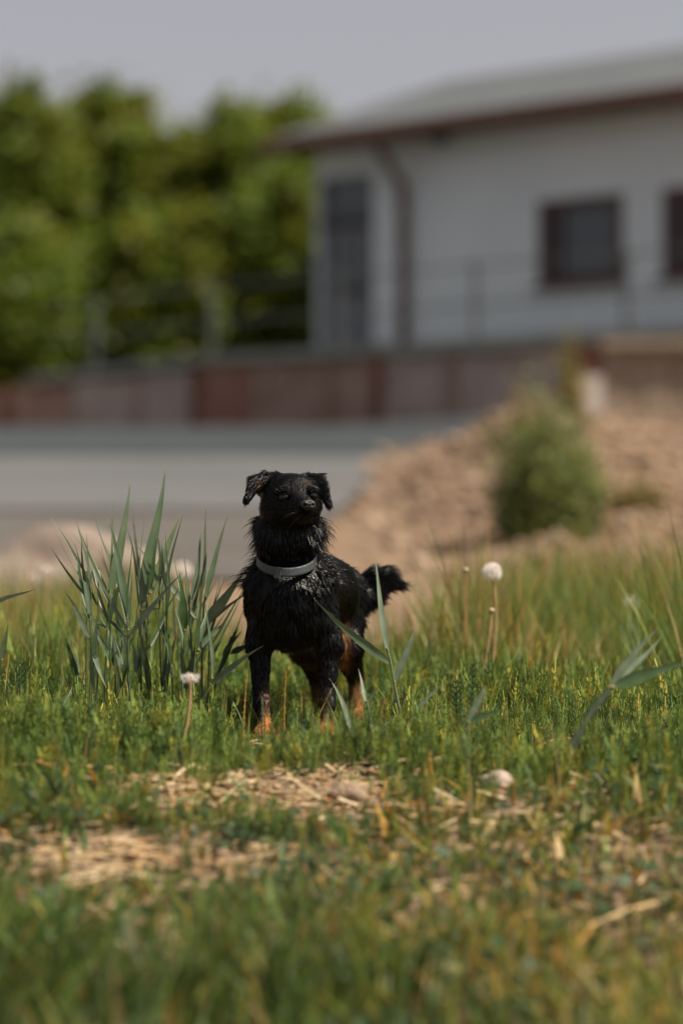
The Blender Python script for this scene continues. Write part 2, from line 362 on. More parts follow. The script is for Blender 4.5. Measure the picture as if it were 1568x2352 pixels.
# ------------------------------------------------------------------ plank wall, block on the bank
pf = thing('plank_wall', 'weathered brown vertical plank wall with a pale end post on the bank', 'plank wall', (3.6, 24.2, 1.4))
k = 0; x = 2.62
while x < 8:
    wd = .20 + .05 * ((k * 37) % 5) / 5; top = 2.03 + .05 * ((k * 53) % 7) / 7
    mb = MB(); mb.box((x + wd / 2, 24.2 + .02 * (k % 2), (top + .9) / 2), (1, 0, 0), (0, 1, 0), up, wd / 2 - .012, .03, (top - .9) / 2); mb.build('plank', M['plank'], pf); x += wd; k += 1
mb = MB(); mb.box((5.3, 24.13, 2.06), (1, 0, 0), (0, 1, 0), up, 2.72, .07, .04); mb.build('cap_board', M['plank'], pf)
mb = MB(); mb.box((2.42, 24.0, 1.28), (1, 0, 0), (0, 1, 0), up, .15, .16, .44); mb.build('end_post', M['stone_white'], pf)

# rubble strewn over the bank
Vr = []; Fr = []; Cr = []; n0 = 0; icoV, icoF = ico((0, 0, 0), 1, 1)
for k in range(3600):
    y = rng.uniform(9.8, 19.5) if k % 3 else rng.uniform(9.8, 26); u = rng.uniform(700, 1640); x = (u - 784) * y / FPX
    if rng.random() > float(sstep(-.05, .8, x + (y - 14) * .02)): continue
    r = min(.010 + rng.gamma(1.2, .010), .06) * (.7 + .03 * y); V = icoV * (1 + .3 * rng.normal(size=(len(icoV), 1)).clip(-1, 1)) * np.array([1.25, 1, .75]) * r
    th = rng.uniform(0, 6.28); V = np.stack([V[:, 0] * math.cos(th) - V[:, 1] * math.sin(th), V[:, 0] * math.sin(th) + V[:, 1] * math.cos(th), V[:, 2]], -1) + np.array([x, y, float(terrain(x, y)) + r * .2])
    Vr.append(V); Fr.append(icoF + n0); n0 += len(V); c = np.array([(.25, .175, .12), (.21, .145, .10), (.29, .215, .155), (.23, .15, .105)][int(rng.integers(4))]) * rng.uniform(.7, 1.2); Cr.append(np.tile(c, (len(V), 1)))
stuff(np_mesh('rubble', np.concatenate(Vr), np.concatenate(Fr), colmat('rubble_stone', .95, .1), None, np.concatenate(Cr)), 'loose beige rubble and earth clods covering the bank', 'rubble')

# pale heap behind the reeds
hp = P(262, 1290, 8.0)
def boulder(c, sc, seed, rough, name, label, mat, sub=4):
    V, F = ico((0, 0, 0), 1, sub, (1, 1, 1), rough, seed); V = V * np.asarray(sc)
    V[:, 2] += .30 * np.clip(V[:, 0], -2, 1) * (sc[2] / sc[0]) * 1.2
    V = V + np.asarray(c)
    return tag(np_mesh(name, V, F, mat, smooth=True, origin=(c[0], c[1], 0)), label, 'stone')
boulder((-.98, 8.0, .10), (.40, .30, .18), 11, .6, 'pale_boulder', 'big pale beige boulder behind the left reed clump', M['boulder'])
boulder(P(368, 1352, 7.6), (.035, .04, .055), 5, .3, 'dark_stone', 'dark stone beside the pale boulder behind the reeds', M['dstone'], 3)

# ------------------------------------------------------------------ trees
def leaf_quads(C, size, spread_up=.4):
    n = len(C)
    nrm = rng.normal(size=(n, 3)); nrm[:, 2] = np.abs(nrm[:, 2]) + spread_up; nrm /= np.linalg.norm(nrm, axis=1)[:, None]
    a = np.cross(nrm, rng.normal(size=(n, 3))); a /= np.linalg.norm(a, axis=1)[:, None]; b = np.cross(nrm, a)
    s = size * rng.uniform(.7, 1.3, n)[:, None]
    V = np.stack([C - a * s, C + b * s * .55, C + a * s, C - b * s * .55], 1).reshape(-1, 3)
    F = np.arange(4 * n).reshape(n, 4); return V, F
def tree(u, Y, vtop, rad, label, seed, hue=0, base=None, wisp=0):
    r_ = np.random.default_rng(seed)
    x = (u - 784) * Y / FPX; z0 = float(terrain(x, Y)) if base is None else base
    ztop = CAM_H + (1176 - vtop) * Y / FPX; H = ztop - z0
    t = thing('tree', label, 'tree', (x, Y, z0), 'leafy trees behind the terrace')
    mb = MB(); limbs = []
    n = 7; pts = [np.array([x + .12 * math.sin(i * 1.3 + seed) * i / n, Y + .1 * math.cos(i * 1.7 + seed) * i / n, z0 - .1 + H * .9 * i / n]) for i in range(n + 1)]
    mb.tube(pts, np.linspace(.13, .02, n + 1), 7)
    for k in range(16):
        i = r_.uniform(.15, .95); p = pts[int(i * n)] * (1 - (i * n) % 1) + pts[min(int(i * n) + 1, n)] * ((i * n) % 1)
        th = r_.uniform(0, 6.28); L = rad * r_.uniform(.6, 1.1) * (1.15 - .7 * i)
        q = p + np.array([math.cos(th) * L, math.sin(th) * L, L * r_.uniform(.35, .9)])
        m_ = (p + q) / 2 + np.array([0, 0, .12 * L]); mb.tube([p, m_, q], [.05 * (1.1 - i), .03 * (1.1 - i), .008], 5); limbs.append((p, m_, q))
    mb.build('trunk', M['bark'], t)
    cl = []
    for (p, m_, q) in limbs:
        for f in (.35, .6, .85, 1.02):
            cl.append((p * (1 - f) + q * f + r_.normal(size=3) * .16, r_.uniform(.22, .42)))
    for k in range(70):
        h = r_.uniform(.03, .9); rr = rad * (1.0 - .45 * h) * math.sqrt(r_.uniform(.15, 1)); th = r_.uniform(0, 6.28)
        cl.append((np.array([x + rr * math.cos(th), Y + rr * math.sin(th), z0 + H * h]), r_.uniform(.25, .5)))
    for k in range(22 + 3 * wisp):                       # upright shoots feathering the top
        p_, m__, q_ = limbs[k % len(limbs)]; b0 = (q_ if k % 3 else pts[-1]) + r_.normal(size=3) * np.array([.35, .35, .1]); hh_ = r_.uniform(.2, .65)
        for f in np.linspace(0, 1, 4): cl.append((b0 + np.array([.12 * f * r_.normal(), 0, hh_ * f]), .16 - .09 * f))
    for k in range(wisp + 2):
        cl.append((pts[-1] + np.array([r_.normal() * .15, r_.normal() * .15, r_.uniform(-.3, .45)]), .2))
    C = []; K = []
    for c, r in cl:
        m = int(95 * (r / .35) ** 1.6); d = r_.normal(size=(m, 3)); d /= np.linalg.norm(d, axis=1)[:, None]
        C.append(c + r_.normal(size=(m, 3)) * r * .62)
        g = np.array([.145, .185, .020]) * r_.uniform(.72, 1.12) * (np.array([1.12, 1, 1]) if r_.random() < .4 else np.array([.82, .95, 1.1]))
        K.append(np.tile(g, (m, 1)) * r_.uniform(.75, 1.25, (m, 1)))
    C = np.concatenate(C); K = np.concatenate(K)
    V, F = leaf_quads(C, .10); np_mesh('crown', V, F, M['leaf'], t, np.repeat(K, 4, 0))
TL = ['leafy tree at the far left edge of the picture', 'leafy tree with a pointed top near the left edge', 'leafy tree behind the left railing post',
      'leafy tree in the middle of the row, broad crown', 'leafy tree left of the building with rounded crown', 'slender tree rising just left of the roof end', 'low bushy tree close to the building door',
      'low dark tree behind the railing at the far left', 'low bushy tree in the middle below the taller crowns']
tree(-40, 45, 240, 1.5, TL[0], 1); tree(85, 44, 175, 1.15, TL[1], 2); tree(265, 46, 170, 1.2, TL[2], 3, wisp=3); tree(400, 45, 285, 1.5, TL[3], 4)
tree(520, 44, 205, 1.25, TL[4], 5); tree(668, 45, 215, .75, TL[5], 6, wisp=3); tree(650, 42.5, 400, 1.0, TL[6], 7); tree(90, 42.5, 520, 1.3, TL[7], 8); tree(400, 42.8, 480, 1.4, TL[8], 9); tree(205, 48, 260, 1.5, 'leafy tree filling the gap behind the left railing post', 10); tree(600, 47, 350, 1.4, 'leafy tree set back behind the slender tree', 11)

# shrubs on the bank
def bush(name, label, x, y, H, rad, seed, n, c0, leafs=.02, wispy=.4):
    r_ = np.random.default_rng(seed); z0 = float(terrain(x, y)) - .02
    t = thing(name, label, 'bush', (x, y, z0)); mb = MB(); C = []; K = []
    for k in range(n):
        th = r_.uniform(0, 6.28); out_ = math.sqrt(r_.random()); l = H * r_.uniform(.5, 1.0) * (1.05 - .55 * out_ ** 2) * (1.0 if r_.random() < .8 else 1.0 + wispy); sp = rad * out_
        p0 = np.array([x + sp * .55 * math.cos(th), y + sp * .55 * math.sin(th), z0]); p1 = np.array([x + sp * 1.15 * math.cos(th), y + sp * 1.15 * math.sin(th), z0 + l * .45]); p2 = np.array([x + sp * math.cos(th) + r_.normal() * .04, y + sp * math.sin(th), z0 + l])
        mb.tube([p0, p1, p2], [.004, .003, .001], 4, False)
        m = 70; f = r_.uniform(.0, 1, m)[:, None]; q = (1 - f) ** 2 * p0 + 2 * f * (1 - f) * p1 + f * f * p2
        C.append(q + r_.normal(size=(m, 3)) * .040); K.append(np.tile(np.array(c0) * r_.uniform(.6, 1.3) * (np.array([1.2, 1.05, .8]) if r_.random() < .3 else 1), (m, 1)))
    mb.build('stem', M['bark'], t); C = np.concatenate(C); V, F = leaf_quads(C, leafs, .2); np_mesh('foliage', V, F, M['leaf'], t, np.repeat(np.concatenate(K), 4, 0))
bush('bush', 'feathery green bush standing on the brown bank', .96, 11.2, .70, .25, 21, 105, (.145, .195, .055), .018, .40)
bush('weed_tuft', 'yellow green weed tuft on the bank crest before the plank wall', float(P(1308, 0, 18.2)[0]), 18.2, .62, .10, 22, 14, (.19, .17, .04), .02)
bush('weed_tuft', 'low yellowish weed right of the feathery bush', float(P(1470, 0, 12)[0]), 12.0, .15, .14, 23, 16, (.19, .155, .05), .016)
bush('weed_tuft', 'pale yellow green weed on the bank above the feathery bush', float(P(1225, 0, 16)[0]), 16.0, .40, .34, 24, 18, (.22, .19, .09), .02)

# ------------------------------------------------------------------ the dog
NOSE = np.array([-.0548, 3.893, .3885])
DOG0 = (-.055, 4.12, 0.0)
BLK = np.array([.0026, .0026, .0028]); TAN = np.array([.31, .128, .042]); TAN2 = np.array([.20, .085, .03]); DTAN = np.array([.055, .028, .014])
prims = []   # (kind, params, blend k, flow, fur length, lift, colour)
def cap(a, b, ra, rb, k, flow, ln, lift, c=BLK): prims.append(('c', (np.array(a), np.array(b), ra, rb), k, np.array(flow, float) if not isinstance(flow, str) else flow, ln, lift, c))
def ell(c0, r, k, flow, ln, lift, c=BLK): prims.append(('e', (np.array(c0), np.array(r)), k, np.array(flow, float) if not isinstance(flow, str) else flow, ln, lift, c))
def tri(a, b, c0, r, k, flow, ln, lift, c=BLK): prims.append(('t', (np.array(a), np.array(b), np.array(c0), r), k, np.array(flow, float), ln, lift, c))
# trunk
ell((-.084, 4.045, .240), (.056, .085, .074), .03, (0, -.12, -1), .032, .14)
cap((-.085, 4.06, .232), (-.042, 4.21, .234), .072, .062, .03, (.18, .8, -.45), .022, .06)
cap((-.046, 4.20, .240), (-.026, 4.29, .238), .058, .050, .03, (.12, .6, -.6), .022, .06)
cap((-.083, 4.01, .185), (-.05, 4.17, .190), .034, .034, .03, (.1, .4, -1), .020, .2)
# neck and ruff
cap((-.088, 4.045, .27), (-.087, 4.015, .36), .050, .043, .025, (0, -.05, -1), .022, .26)
ell((-.085, 4.00, .345), (.050, .042, .034), .02, (0, -.15, -1), .026, .32)
# head
ell((-.084, 3.990, .406), (.045, .048, .034), .016, 'head', .0105, .055)
ell((-.083, 3.975, .384), (.048, .040, .032), .016, 'head', .014, .10)
cap((-.077, 3.955, .391), (-.0585, 3.909, .3855), .0250, .0150, .014, 'head', .0055, .05)
cap((-.075, 3.960, .377), (-.0600, 3.916, .3715), .021, .0100, .012, (.1, .3, -1), .010, .22)
ell((-.0975, 3.953, .412), (.012, .010, .006), .010, 'head', .0045, .12)
ell((-.0505, 3.957, .414), (.012, .010, .006), .010, 'head', .0045, .12)
# ears: pinna + folded flap
def PY(u, v, y): return P(u, v, y)
tri(PY(636, 1097, 3.992), PY(602, 1132, 3.990), PY(584, 1106, 3.985), .0045, .010, (-.8, -.1, .25), .010, .35)
tri(PY(636, 1097, 3.992), PY(584, 1106, 3.985), PY(613, 1091, 3.990), .0045, .010, (-.4, 0, .9), .011, .45)
tri(PY(611, 1092, 3.985), PY(574, 1108, 3.972), PY(566, 1149, 3.962), .0032, .006, (-.35, 0, -1), .009, .07)
tri(PY(611, 1092, 3.985), PY(566, 1149, 3.962), PY(589, 1116, 3.968), .0032, .006, (-.35, 0, -1), .008, .07)
tri(PY(700, 1097, 3.998), PY(735, 1095, 3.990), PY(742, 1128, 4.000), .0045, .010, (.5, -.1, .7), .011, .4)
tri(PY(712, 1093, 3.992), PY(747, 1108, 3.978), PY(756, 1160, 3.972), .0032, .006, (.25, 0, -1), .009, .07)
tri(PY(712, 1093, 3.992), PY(756, 1160, 3.972), PY(739, 1130, 3.980), .0032, .006, (.2, 0, -1), .008, .07)
# front legs
for (ex, wx, px, yy) in ((-.136, -.1325, -.1270, 3.985), (-.0205, -.0235, -.0265, 3.975)):
    sx = -.119 if ex < -.08 else -.047
    cap((sx, yy + .055, .245), (ex, yy + .045, .160), .033, .0205, .02, (0, -.1, -1), .022, .08)
    cap((ex, yy + .045, .160), (wx, yy + .018, .062), .0178, .0108, .014, (0, .12, -1), .013, .06)
    cap((wx, yy + .018, .062), (px, yy + .004, .020), .0110, .0110, .010, (0, 0, -1), .006, .14, BLK)
    ell((px, yy - .008, .0135), (.0165, .024, .0125), .008, (0, -.6, -.8), .006, .14, TAN)
    for tx in (-.0105, -.0035, .0035, .0105):
        ell((px + tx, yy - .027 + abs(tx) * .35, .009), (.0042, .010, .008), .004, (0, -.7, -.6), .004, .12, TAN)
# hind legs
for (hx, kx, ox, px, yy) in ((-.006, .006, .025, .0265, 4.30), (-.046, -.060, -.045, -.037, 4.29)):
    cap((hx, yy - .01, .225), (kx, yy - .055, .140), .048, .0265, .025, (.1 if hx > -.02 else -.1, .3, -1), .022, .18)
    cap((kx, yy - .055, .140), (ox, yy + .030, .082), .0240, .0120, .016, (0, .5, -1), .014, .18)
    cap((ox, yy + .030, .082), (px, yy + .012, .020), .0115, .0110, .010, (0, 0, -1), .008, .14, TAN2)
    ell((px, yy - .002, .0130), (.0155, .023, .0120), .008, (0, -.6, -.8), .006, .14, TAN)
# tail
tl = [(-.014, 4.335, .244), (.020, 4.370, .220), (.040, 4.384, .230), (.057, 4.388, .248), (.076, 4.386, .254), (.092, 4.380, .250)]
trd = [.026, .024, .023, .020, .016, .009]
for i in range(5):
    d = np.array(tl[i + 1]) - np.array(tl[i]); d /= np.linalg.norm(d)
    cap(tl[i], tl[i + 1], trd[i], trd[i + 1], .014, d * .9 + np.array([.25, 0, -.85 if i < 4 else -.3]), .032 if i < 3 else .032, .13)

def prim_d(pr, p):
    k, a = pr[0], pr[1]
    if k == 'c':
        A, Bq, ra, rb = a; ab = Bq - A; t = np.clip(((p - A) @ ab) / (ab @ ab), 0, 1)
        return np.linalg.norm(p - A - t[..., None] * ab, axis=-1) - (ra + (rb - ra) * t)
    if k == 'e':
        c, r = a; q = p - c; k0 = np.linalg.norm(q / r, axis=-1); k1 = np.linalg.norm(q / (r * r), axis=-1) + 1e-9
        return k0 * (k0 - 1) / k1
    A, Bq, C, r = a
    ba_, cb, ac = Bq - A, C - Bq, A - C; n = np.cross(ba_, ac)
    pa, pb, pc = p - A, p - Bq, p - C
    ins = (np.sign(pa @ np.cross(ba_, n)) + np.sign(pb @ np.cross(cb, n)) + np.sign(pc @ np.cross(ac, n))) < 2
    def sg(pp, e): t = np.clip((pp @ e) / (e @ e), 0, 1); dd = pp - t[..., None] * e; return (dd * dd).sum(-1)
    e = np.minimum(np.minimum(sg(pa, ba_), sg(pb, cb)), sg(pc, ac))
    pl = (pa @ n) ** 2 / (n @ n)
    return np.sqrt(np.where(ins, e, pl)) - r
def sdf(p):
    d = None
    for pr in prims:
        q = prim_d(pr, p)
        if d is None: d = q; continue
        k = pr[2]; h = np.clip(.5 + .5 * (d - q) / k, 0, 1)
        d = d * (1 - h) + q * h - k * h * (1 - h)
    for c in CARVE:
        q = -(np.linalg.norm((p - c) * np.array([.8, 1, 1.25]), axis=-1) - .0085); k = .007; h = np.clip(.5 - .5 * (d - q) / k, 0, 1); d = d * (1 - h) + q * h + k * h * (1 - h)
    return d
CARVE = []
def grad(p, e=.0012):
    g = np.stack([sdf(p + np.eye(3)[i] * e) - sdf(p - np.eye(3)[i] * e) for i in range(3)], -1)
    return g / (np.linalg.norm(g, axis=-1)[..., None] + 1e-9)
def surface_nets(lo, hi, h):
    ax = [np.arange(lo[i], hi[i], h) for i in range(3)]
    G = np.full([len(a) for a in ax], 1.0, np.float32)
    # evaluate in slabs, only the region near the primitives
    for i0 in range(0, len(ax[1]), 12):
        ysl = ax[1][i0:i0 + 12]
        X, Y, Z = np.meshgrid(ax[0], ysl, ax[2], indexing='ij')
        G[:, i0:i0 + 12, :] = sdf(np.stack([X, Y, Z], -1))
    S = G < 0; nx, ny, nz = G.shape
    c = [S[i:nx - 1 + i, j:ny - 1 + j, k:nz - 1 + k] for i in (0, 1) for j in (0, 1) for k in (0, 1)]
    cnt = sum(a.astype(int) for a in c); act = (cnt > 0) & (cnt < 8)
    idx = np.full(act.shape, -1, np.int64); I = np.argwhere(act); idx[act] = np.arange(len(I))
    acc = np.zeros((len(I), 3)); num = np.zeros(len(I))
    cor = [(i, j, k) for i in (0, 1) for j in (0, 1) for k in (0, 1)]
    for a in range(8):
        for b in range(a + 1, 8):
            da = np.array(cor[a]); db = np.array(cor[b])
            if abs(da - db).sum() != 1: continue
            va = G[tuple((I + da).T)]; vb = G[tuple((I + db).T)]; m = (va < 0) != (vb < 0)
            t = np.where(m, va / np.where(m, va - vb, 1), 0)
            acc[m] += (da + t[:, None] * (db - da))[m]; num[m] += 1
    V = (I + acc / num[:, None]) * h + np.array(lo)
    Fs = []
    for axn in range(3):
        o1, o2 = [(1, 2), (2, 0), (0, 1)][axn]
        sl0 = [slice(1, -1)] * 3; sl1 = [slice(1, -1)] * 3
        A = S; Bs = np.roll(S, -1, axis=axn)
        m = (A != Bs); m[tuple(slice(-1, None) if i == axn else slice(None) for i in range(3))] = False
        E = np.argwhere(m); E = E[(E > 0).all(1) & (E < np.array(G.shape) - 1).all(1)]
        e1 = np.eye(3, dtype=int)[o1]; e2 = np.eye(3, dtype=int)[o2]
        q = np.stack([idx[tuple((E - e1 - e2).T)], idx[tuple((E - e2).T)], idx[tuple(E.T)], idx[tuple((E - e1).T)]], -1)
        flip = ~S[tuple(E.T)]; q[flip] = q[flip][:, ::-1]; Fs.append(q)
    F = np.concatenate(Fs); F = F[(F >= 0).all(1)]
    return V, F
def surf_y(x, z, y0=3.85, y1=4.1):
    ys_ = np.linspace(y0, y1, 500); d = sdf(np.stack([np.full(500, x), ys_, np.full(500, z)], -1)); i = np.argmax(d < 0); return ys_[i]
EYES = []; cv = []
for (u, v) in ((653, 1142), (717, 1138.5)):
    q = P(u, v, 3.95); y = surf_y(q[0], q[2]); q = P(u, v, y); y = surf_y(q[0], q[2]); EYES.append(np.array([q[0], y + .0040, q[2]])); cv.append(np.array([q[0], y - .0035, q[2] - .0005]))
CARVE = cv
BV, BF = surface_nets((-.185, 3.87, -.006), (.125, 4.43, .47), .0034)

def coat(p):
    """colour, flow, length, lift at points, blended from the nearest primitives"""
    D = np.stack([prim_d(pr, p) for pr in prims], -1); Wt = np.exp(-np.clip(D, -.01, 1) / .006); Wt /= Wt.sum(-1)[:, None] + 1e-12
    fl = np.zeros_like(p); hd = p - (NOSE + np.array([0, -.012, -.01])); hd /= np.linalg.norm(hd, axis=1)[:, None]
    for i, pr in enumerate(prims): fl += Wt[:, i:i + 1] * (hd if isinstance(pr[3], str) else pr[3])
    ln = Wt @ np.array([pr[4] for pr in prims]); lift = Wt @ np.array([pr[5] for pr in prims]); col = Wt @ np.array([pr[6] for pr in prims])
    x, y, z = p.T
    def mixc(c, t): 
        nonlocal col
        col = col * (1 - t[:, None]) + np.asarray(c) * t[:, None]
    hind = y > 4.19
    # tan on the inner and front sides of the hind legs, the insides of the front legs
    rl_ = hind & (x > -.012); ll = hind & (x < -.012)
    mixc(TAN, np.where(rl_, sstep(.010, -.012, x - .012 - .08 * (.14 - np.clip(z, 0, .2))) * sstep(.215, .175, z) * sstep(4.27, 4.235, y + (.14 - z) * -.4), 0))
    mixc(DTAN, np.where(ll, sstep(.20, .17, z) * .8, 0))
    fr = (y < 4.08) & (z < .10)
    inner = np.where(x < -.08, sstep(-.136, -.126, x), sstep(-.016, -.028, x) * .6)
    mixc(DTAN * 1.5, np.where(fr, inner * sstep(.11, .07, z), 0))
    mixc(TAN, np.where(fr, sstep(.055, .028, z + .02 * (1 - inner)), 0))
    # inside of the near ear, dots over the eyes, chin
    e = np.linalg.norm((p - P(598, 1112, 3.985)) * np.array([1, .6, .8]), axis=1); mixc(np.array([.055, .024, .011]), sstep(.012, .007, e) * .75)
    for q in (P(662, 1117, 3.955), P(712, 1112, 3.96)):
        e = np.linalg.norm(p - q, axis=1); mixc(np.array([.07, .035, .016]), sstep(.009, .004, e) * .9)
    e = np.linalg.norm(p - P(706, 1194, 3.91), axis=1); mixc(np.array([.05, .03, .018]), sstep(.012, .005, e) * .7)
    n = noise2(x * 260 + z * 90, y * 200 + z * 140, 9)
    return col * (.7 + .6 * n)[:, None], fl, ln, lift
dog = thing('dog', 'small wet black and tan dog with grey collar standing in the grass', 'dog', DOG0)
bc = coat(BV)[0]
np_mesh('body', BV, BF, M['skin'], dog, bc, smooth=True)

# eyes
m, n, out = mat_base('eye_surface'); b = n.nodes.new('ShaderNodeBsdfPrincipled'); b.inputs['Base Color'].default_value = (.0025, .0018, .0015, 1)
b.inputs['Roughness'].default_value = .07; b.inputs['Specular IOR Level'].default_value = .45; b.inputs['Coat Weight'].default_value = .1; n.links.new(b.outputs[0], out.inputs[0]); M['eye'] = m
M['nose'] = pbr('nose_leather', (.008, .008, .009), (.014, .013, .013), scale=300, rough=.32, bump=.35, bscale=900, spec=.6)
for c in EYES:
    V, F = ico(c, .0086, 3, (1.1, 1, .82)); eo = np_mesh('eye', V, F, M['eye'], dog, smooth=True)
    # lids: two curved rims round the eyeball
    for s, h in ((1, .0052), (-1, .0056)):
        mb = MB(); pts = []
        for a in np.linspace(-1, 1, 9):
            pts.append(c + np.array([a * .0096, -.0074 * math.sqrt(max(0, 1 - (a * .75) ** 2)) , s * h * math.sqrt(max(0, 1 - a * a)) ]))
        mb.tube(pts, [.0004, .0006, .0007, .0008, .0008, .0008, .0007, .0006, .0004], 6); mb.build('eyelid', M['skin'], eo, (.003, .0025, .0025), smooth=True)
# nose: rounded triangle pad with two nostril hollows
V, F = ico((0, 0, 0), 1, 4); 
Vn = V.copy(); Vn[:, 0] *= np.where(V[:, 2] > 0, 1.0 + .12 * V[:, 2], 1 + .35 * V[:, 2]); Vn[:, 2] *= .82
for sx in (-1, 1):
    dn = np.linalg.norm((V - np.array([.55 * sx, -.80, .02])) * np.array([1, .8, 1.1]), axis=1); Vn += (np.array([0, 1, 0.05]) * .75)[None] * (1 - sstep(.10, .34, dn))[:, None]
Vn[:, 1] += .25 * np.exp(-(V[:, 0] / .10) ** 2) * (V[:, 1] < -.5) * (V[:, 2] < .1)
yaw = math.radians(14); c_, s_ = math.cos(yaw), math.sin(yaw)
Vn = Vn * np.array([.0122, .0105, .0112]); Vn = np.stack([Vn[:, 0] * c_ - Vn[:, 1] * s_, Vn[:, 0] * s_ + Vn[:, 1] * c_, Vn[:, 2]], -1)
NC = np.array([P(707, 1160, 3.9)[0], 3.9, P(707, 1160, 3.9)[2]]); NC[1] = surf_y(NC[0], NC[2]) + .0005
np_mesh('nose', Vn + NC, F, M['nose'], dog, smooth=True)
# mouth line
mb = MB(); pts = []
for a in np.linspace(-1, 1, 13):
    x_ = P(705, 0, 3.91)[0] + a * .017; z_ = P(0, 1186 + 5 * abs(a) - 3 * a, 3.91)[2]; y_ = surf_y(x_, z_); pts.append((x_, y_ + .0004, z_))
mb.tube(pts, .0011, 5); mb.build('mouth', M['nose'], dog, smooth=True)

# collar
M['collar'] = pbr('collar_rubber', (.040, .049, .054), (.055, .066, .072), scale=60, rough=.45, bump=.15, bscale=300, spec=.4)
CC = np.array([-.0905, 4.000, .300])          # front lower than the back
def ring(th, r_add, hgt):
    lx = (.0475 + r_add) * math.sin(th); ly = -(.0500 + r_add) * math.cos(th)
    return CC + np.array([lx, ly, 0.42 * ly + hgt])
prof = [(.0000, -.0068), (.0020, -.0070), (.0028, -.0058), (.0022, -.0028), (.0026, .0000), (.0022, .0028), (.0028, .0058), (.0020, .0070), (.0, .0068)]
NR = 72; V = [ring(2 * math.pi * i / NR, a, h) for i in range(NR) for a, h in prof]; npf = len(prof)
F = [(i * npf + k, ((i + 1) % NR) * npf + k, ((i + 1) % NR) * npf + (k + 1) % npf, i * npf + (k + 1) % npf) for i in range(NR) for k in range(npf)]
col_o = np_mesh('collar', V, F, M['collar'], dog, smooth=True)
th = math.radians(-15); mb = MB()
e_ = ring(th + .02, 0, 0) - ring(th - .02, 0, 0); e_ /= np.linalg.norm(e_); nn = np.cross(e_, up); nn /= np.linalg.norm(nn)
mb.box(ring(th, .002, -.0008), e_, nn, np.cross(nn, e_), .0052, .0035, .0088); mb.build('clasp', M['collar'], col_o)

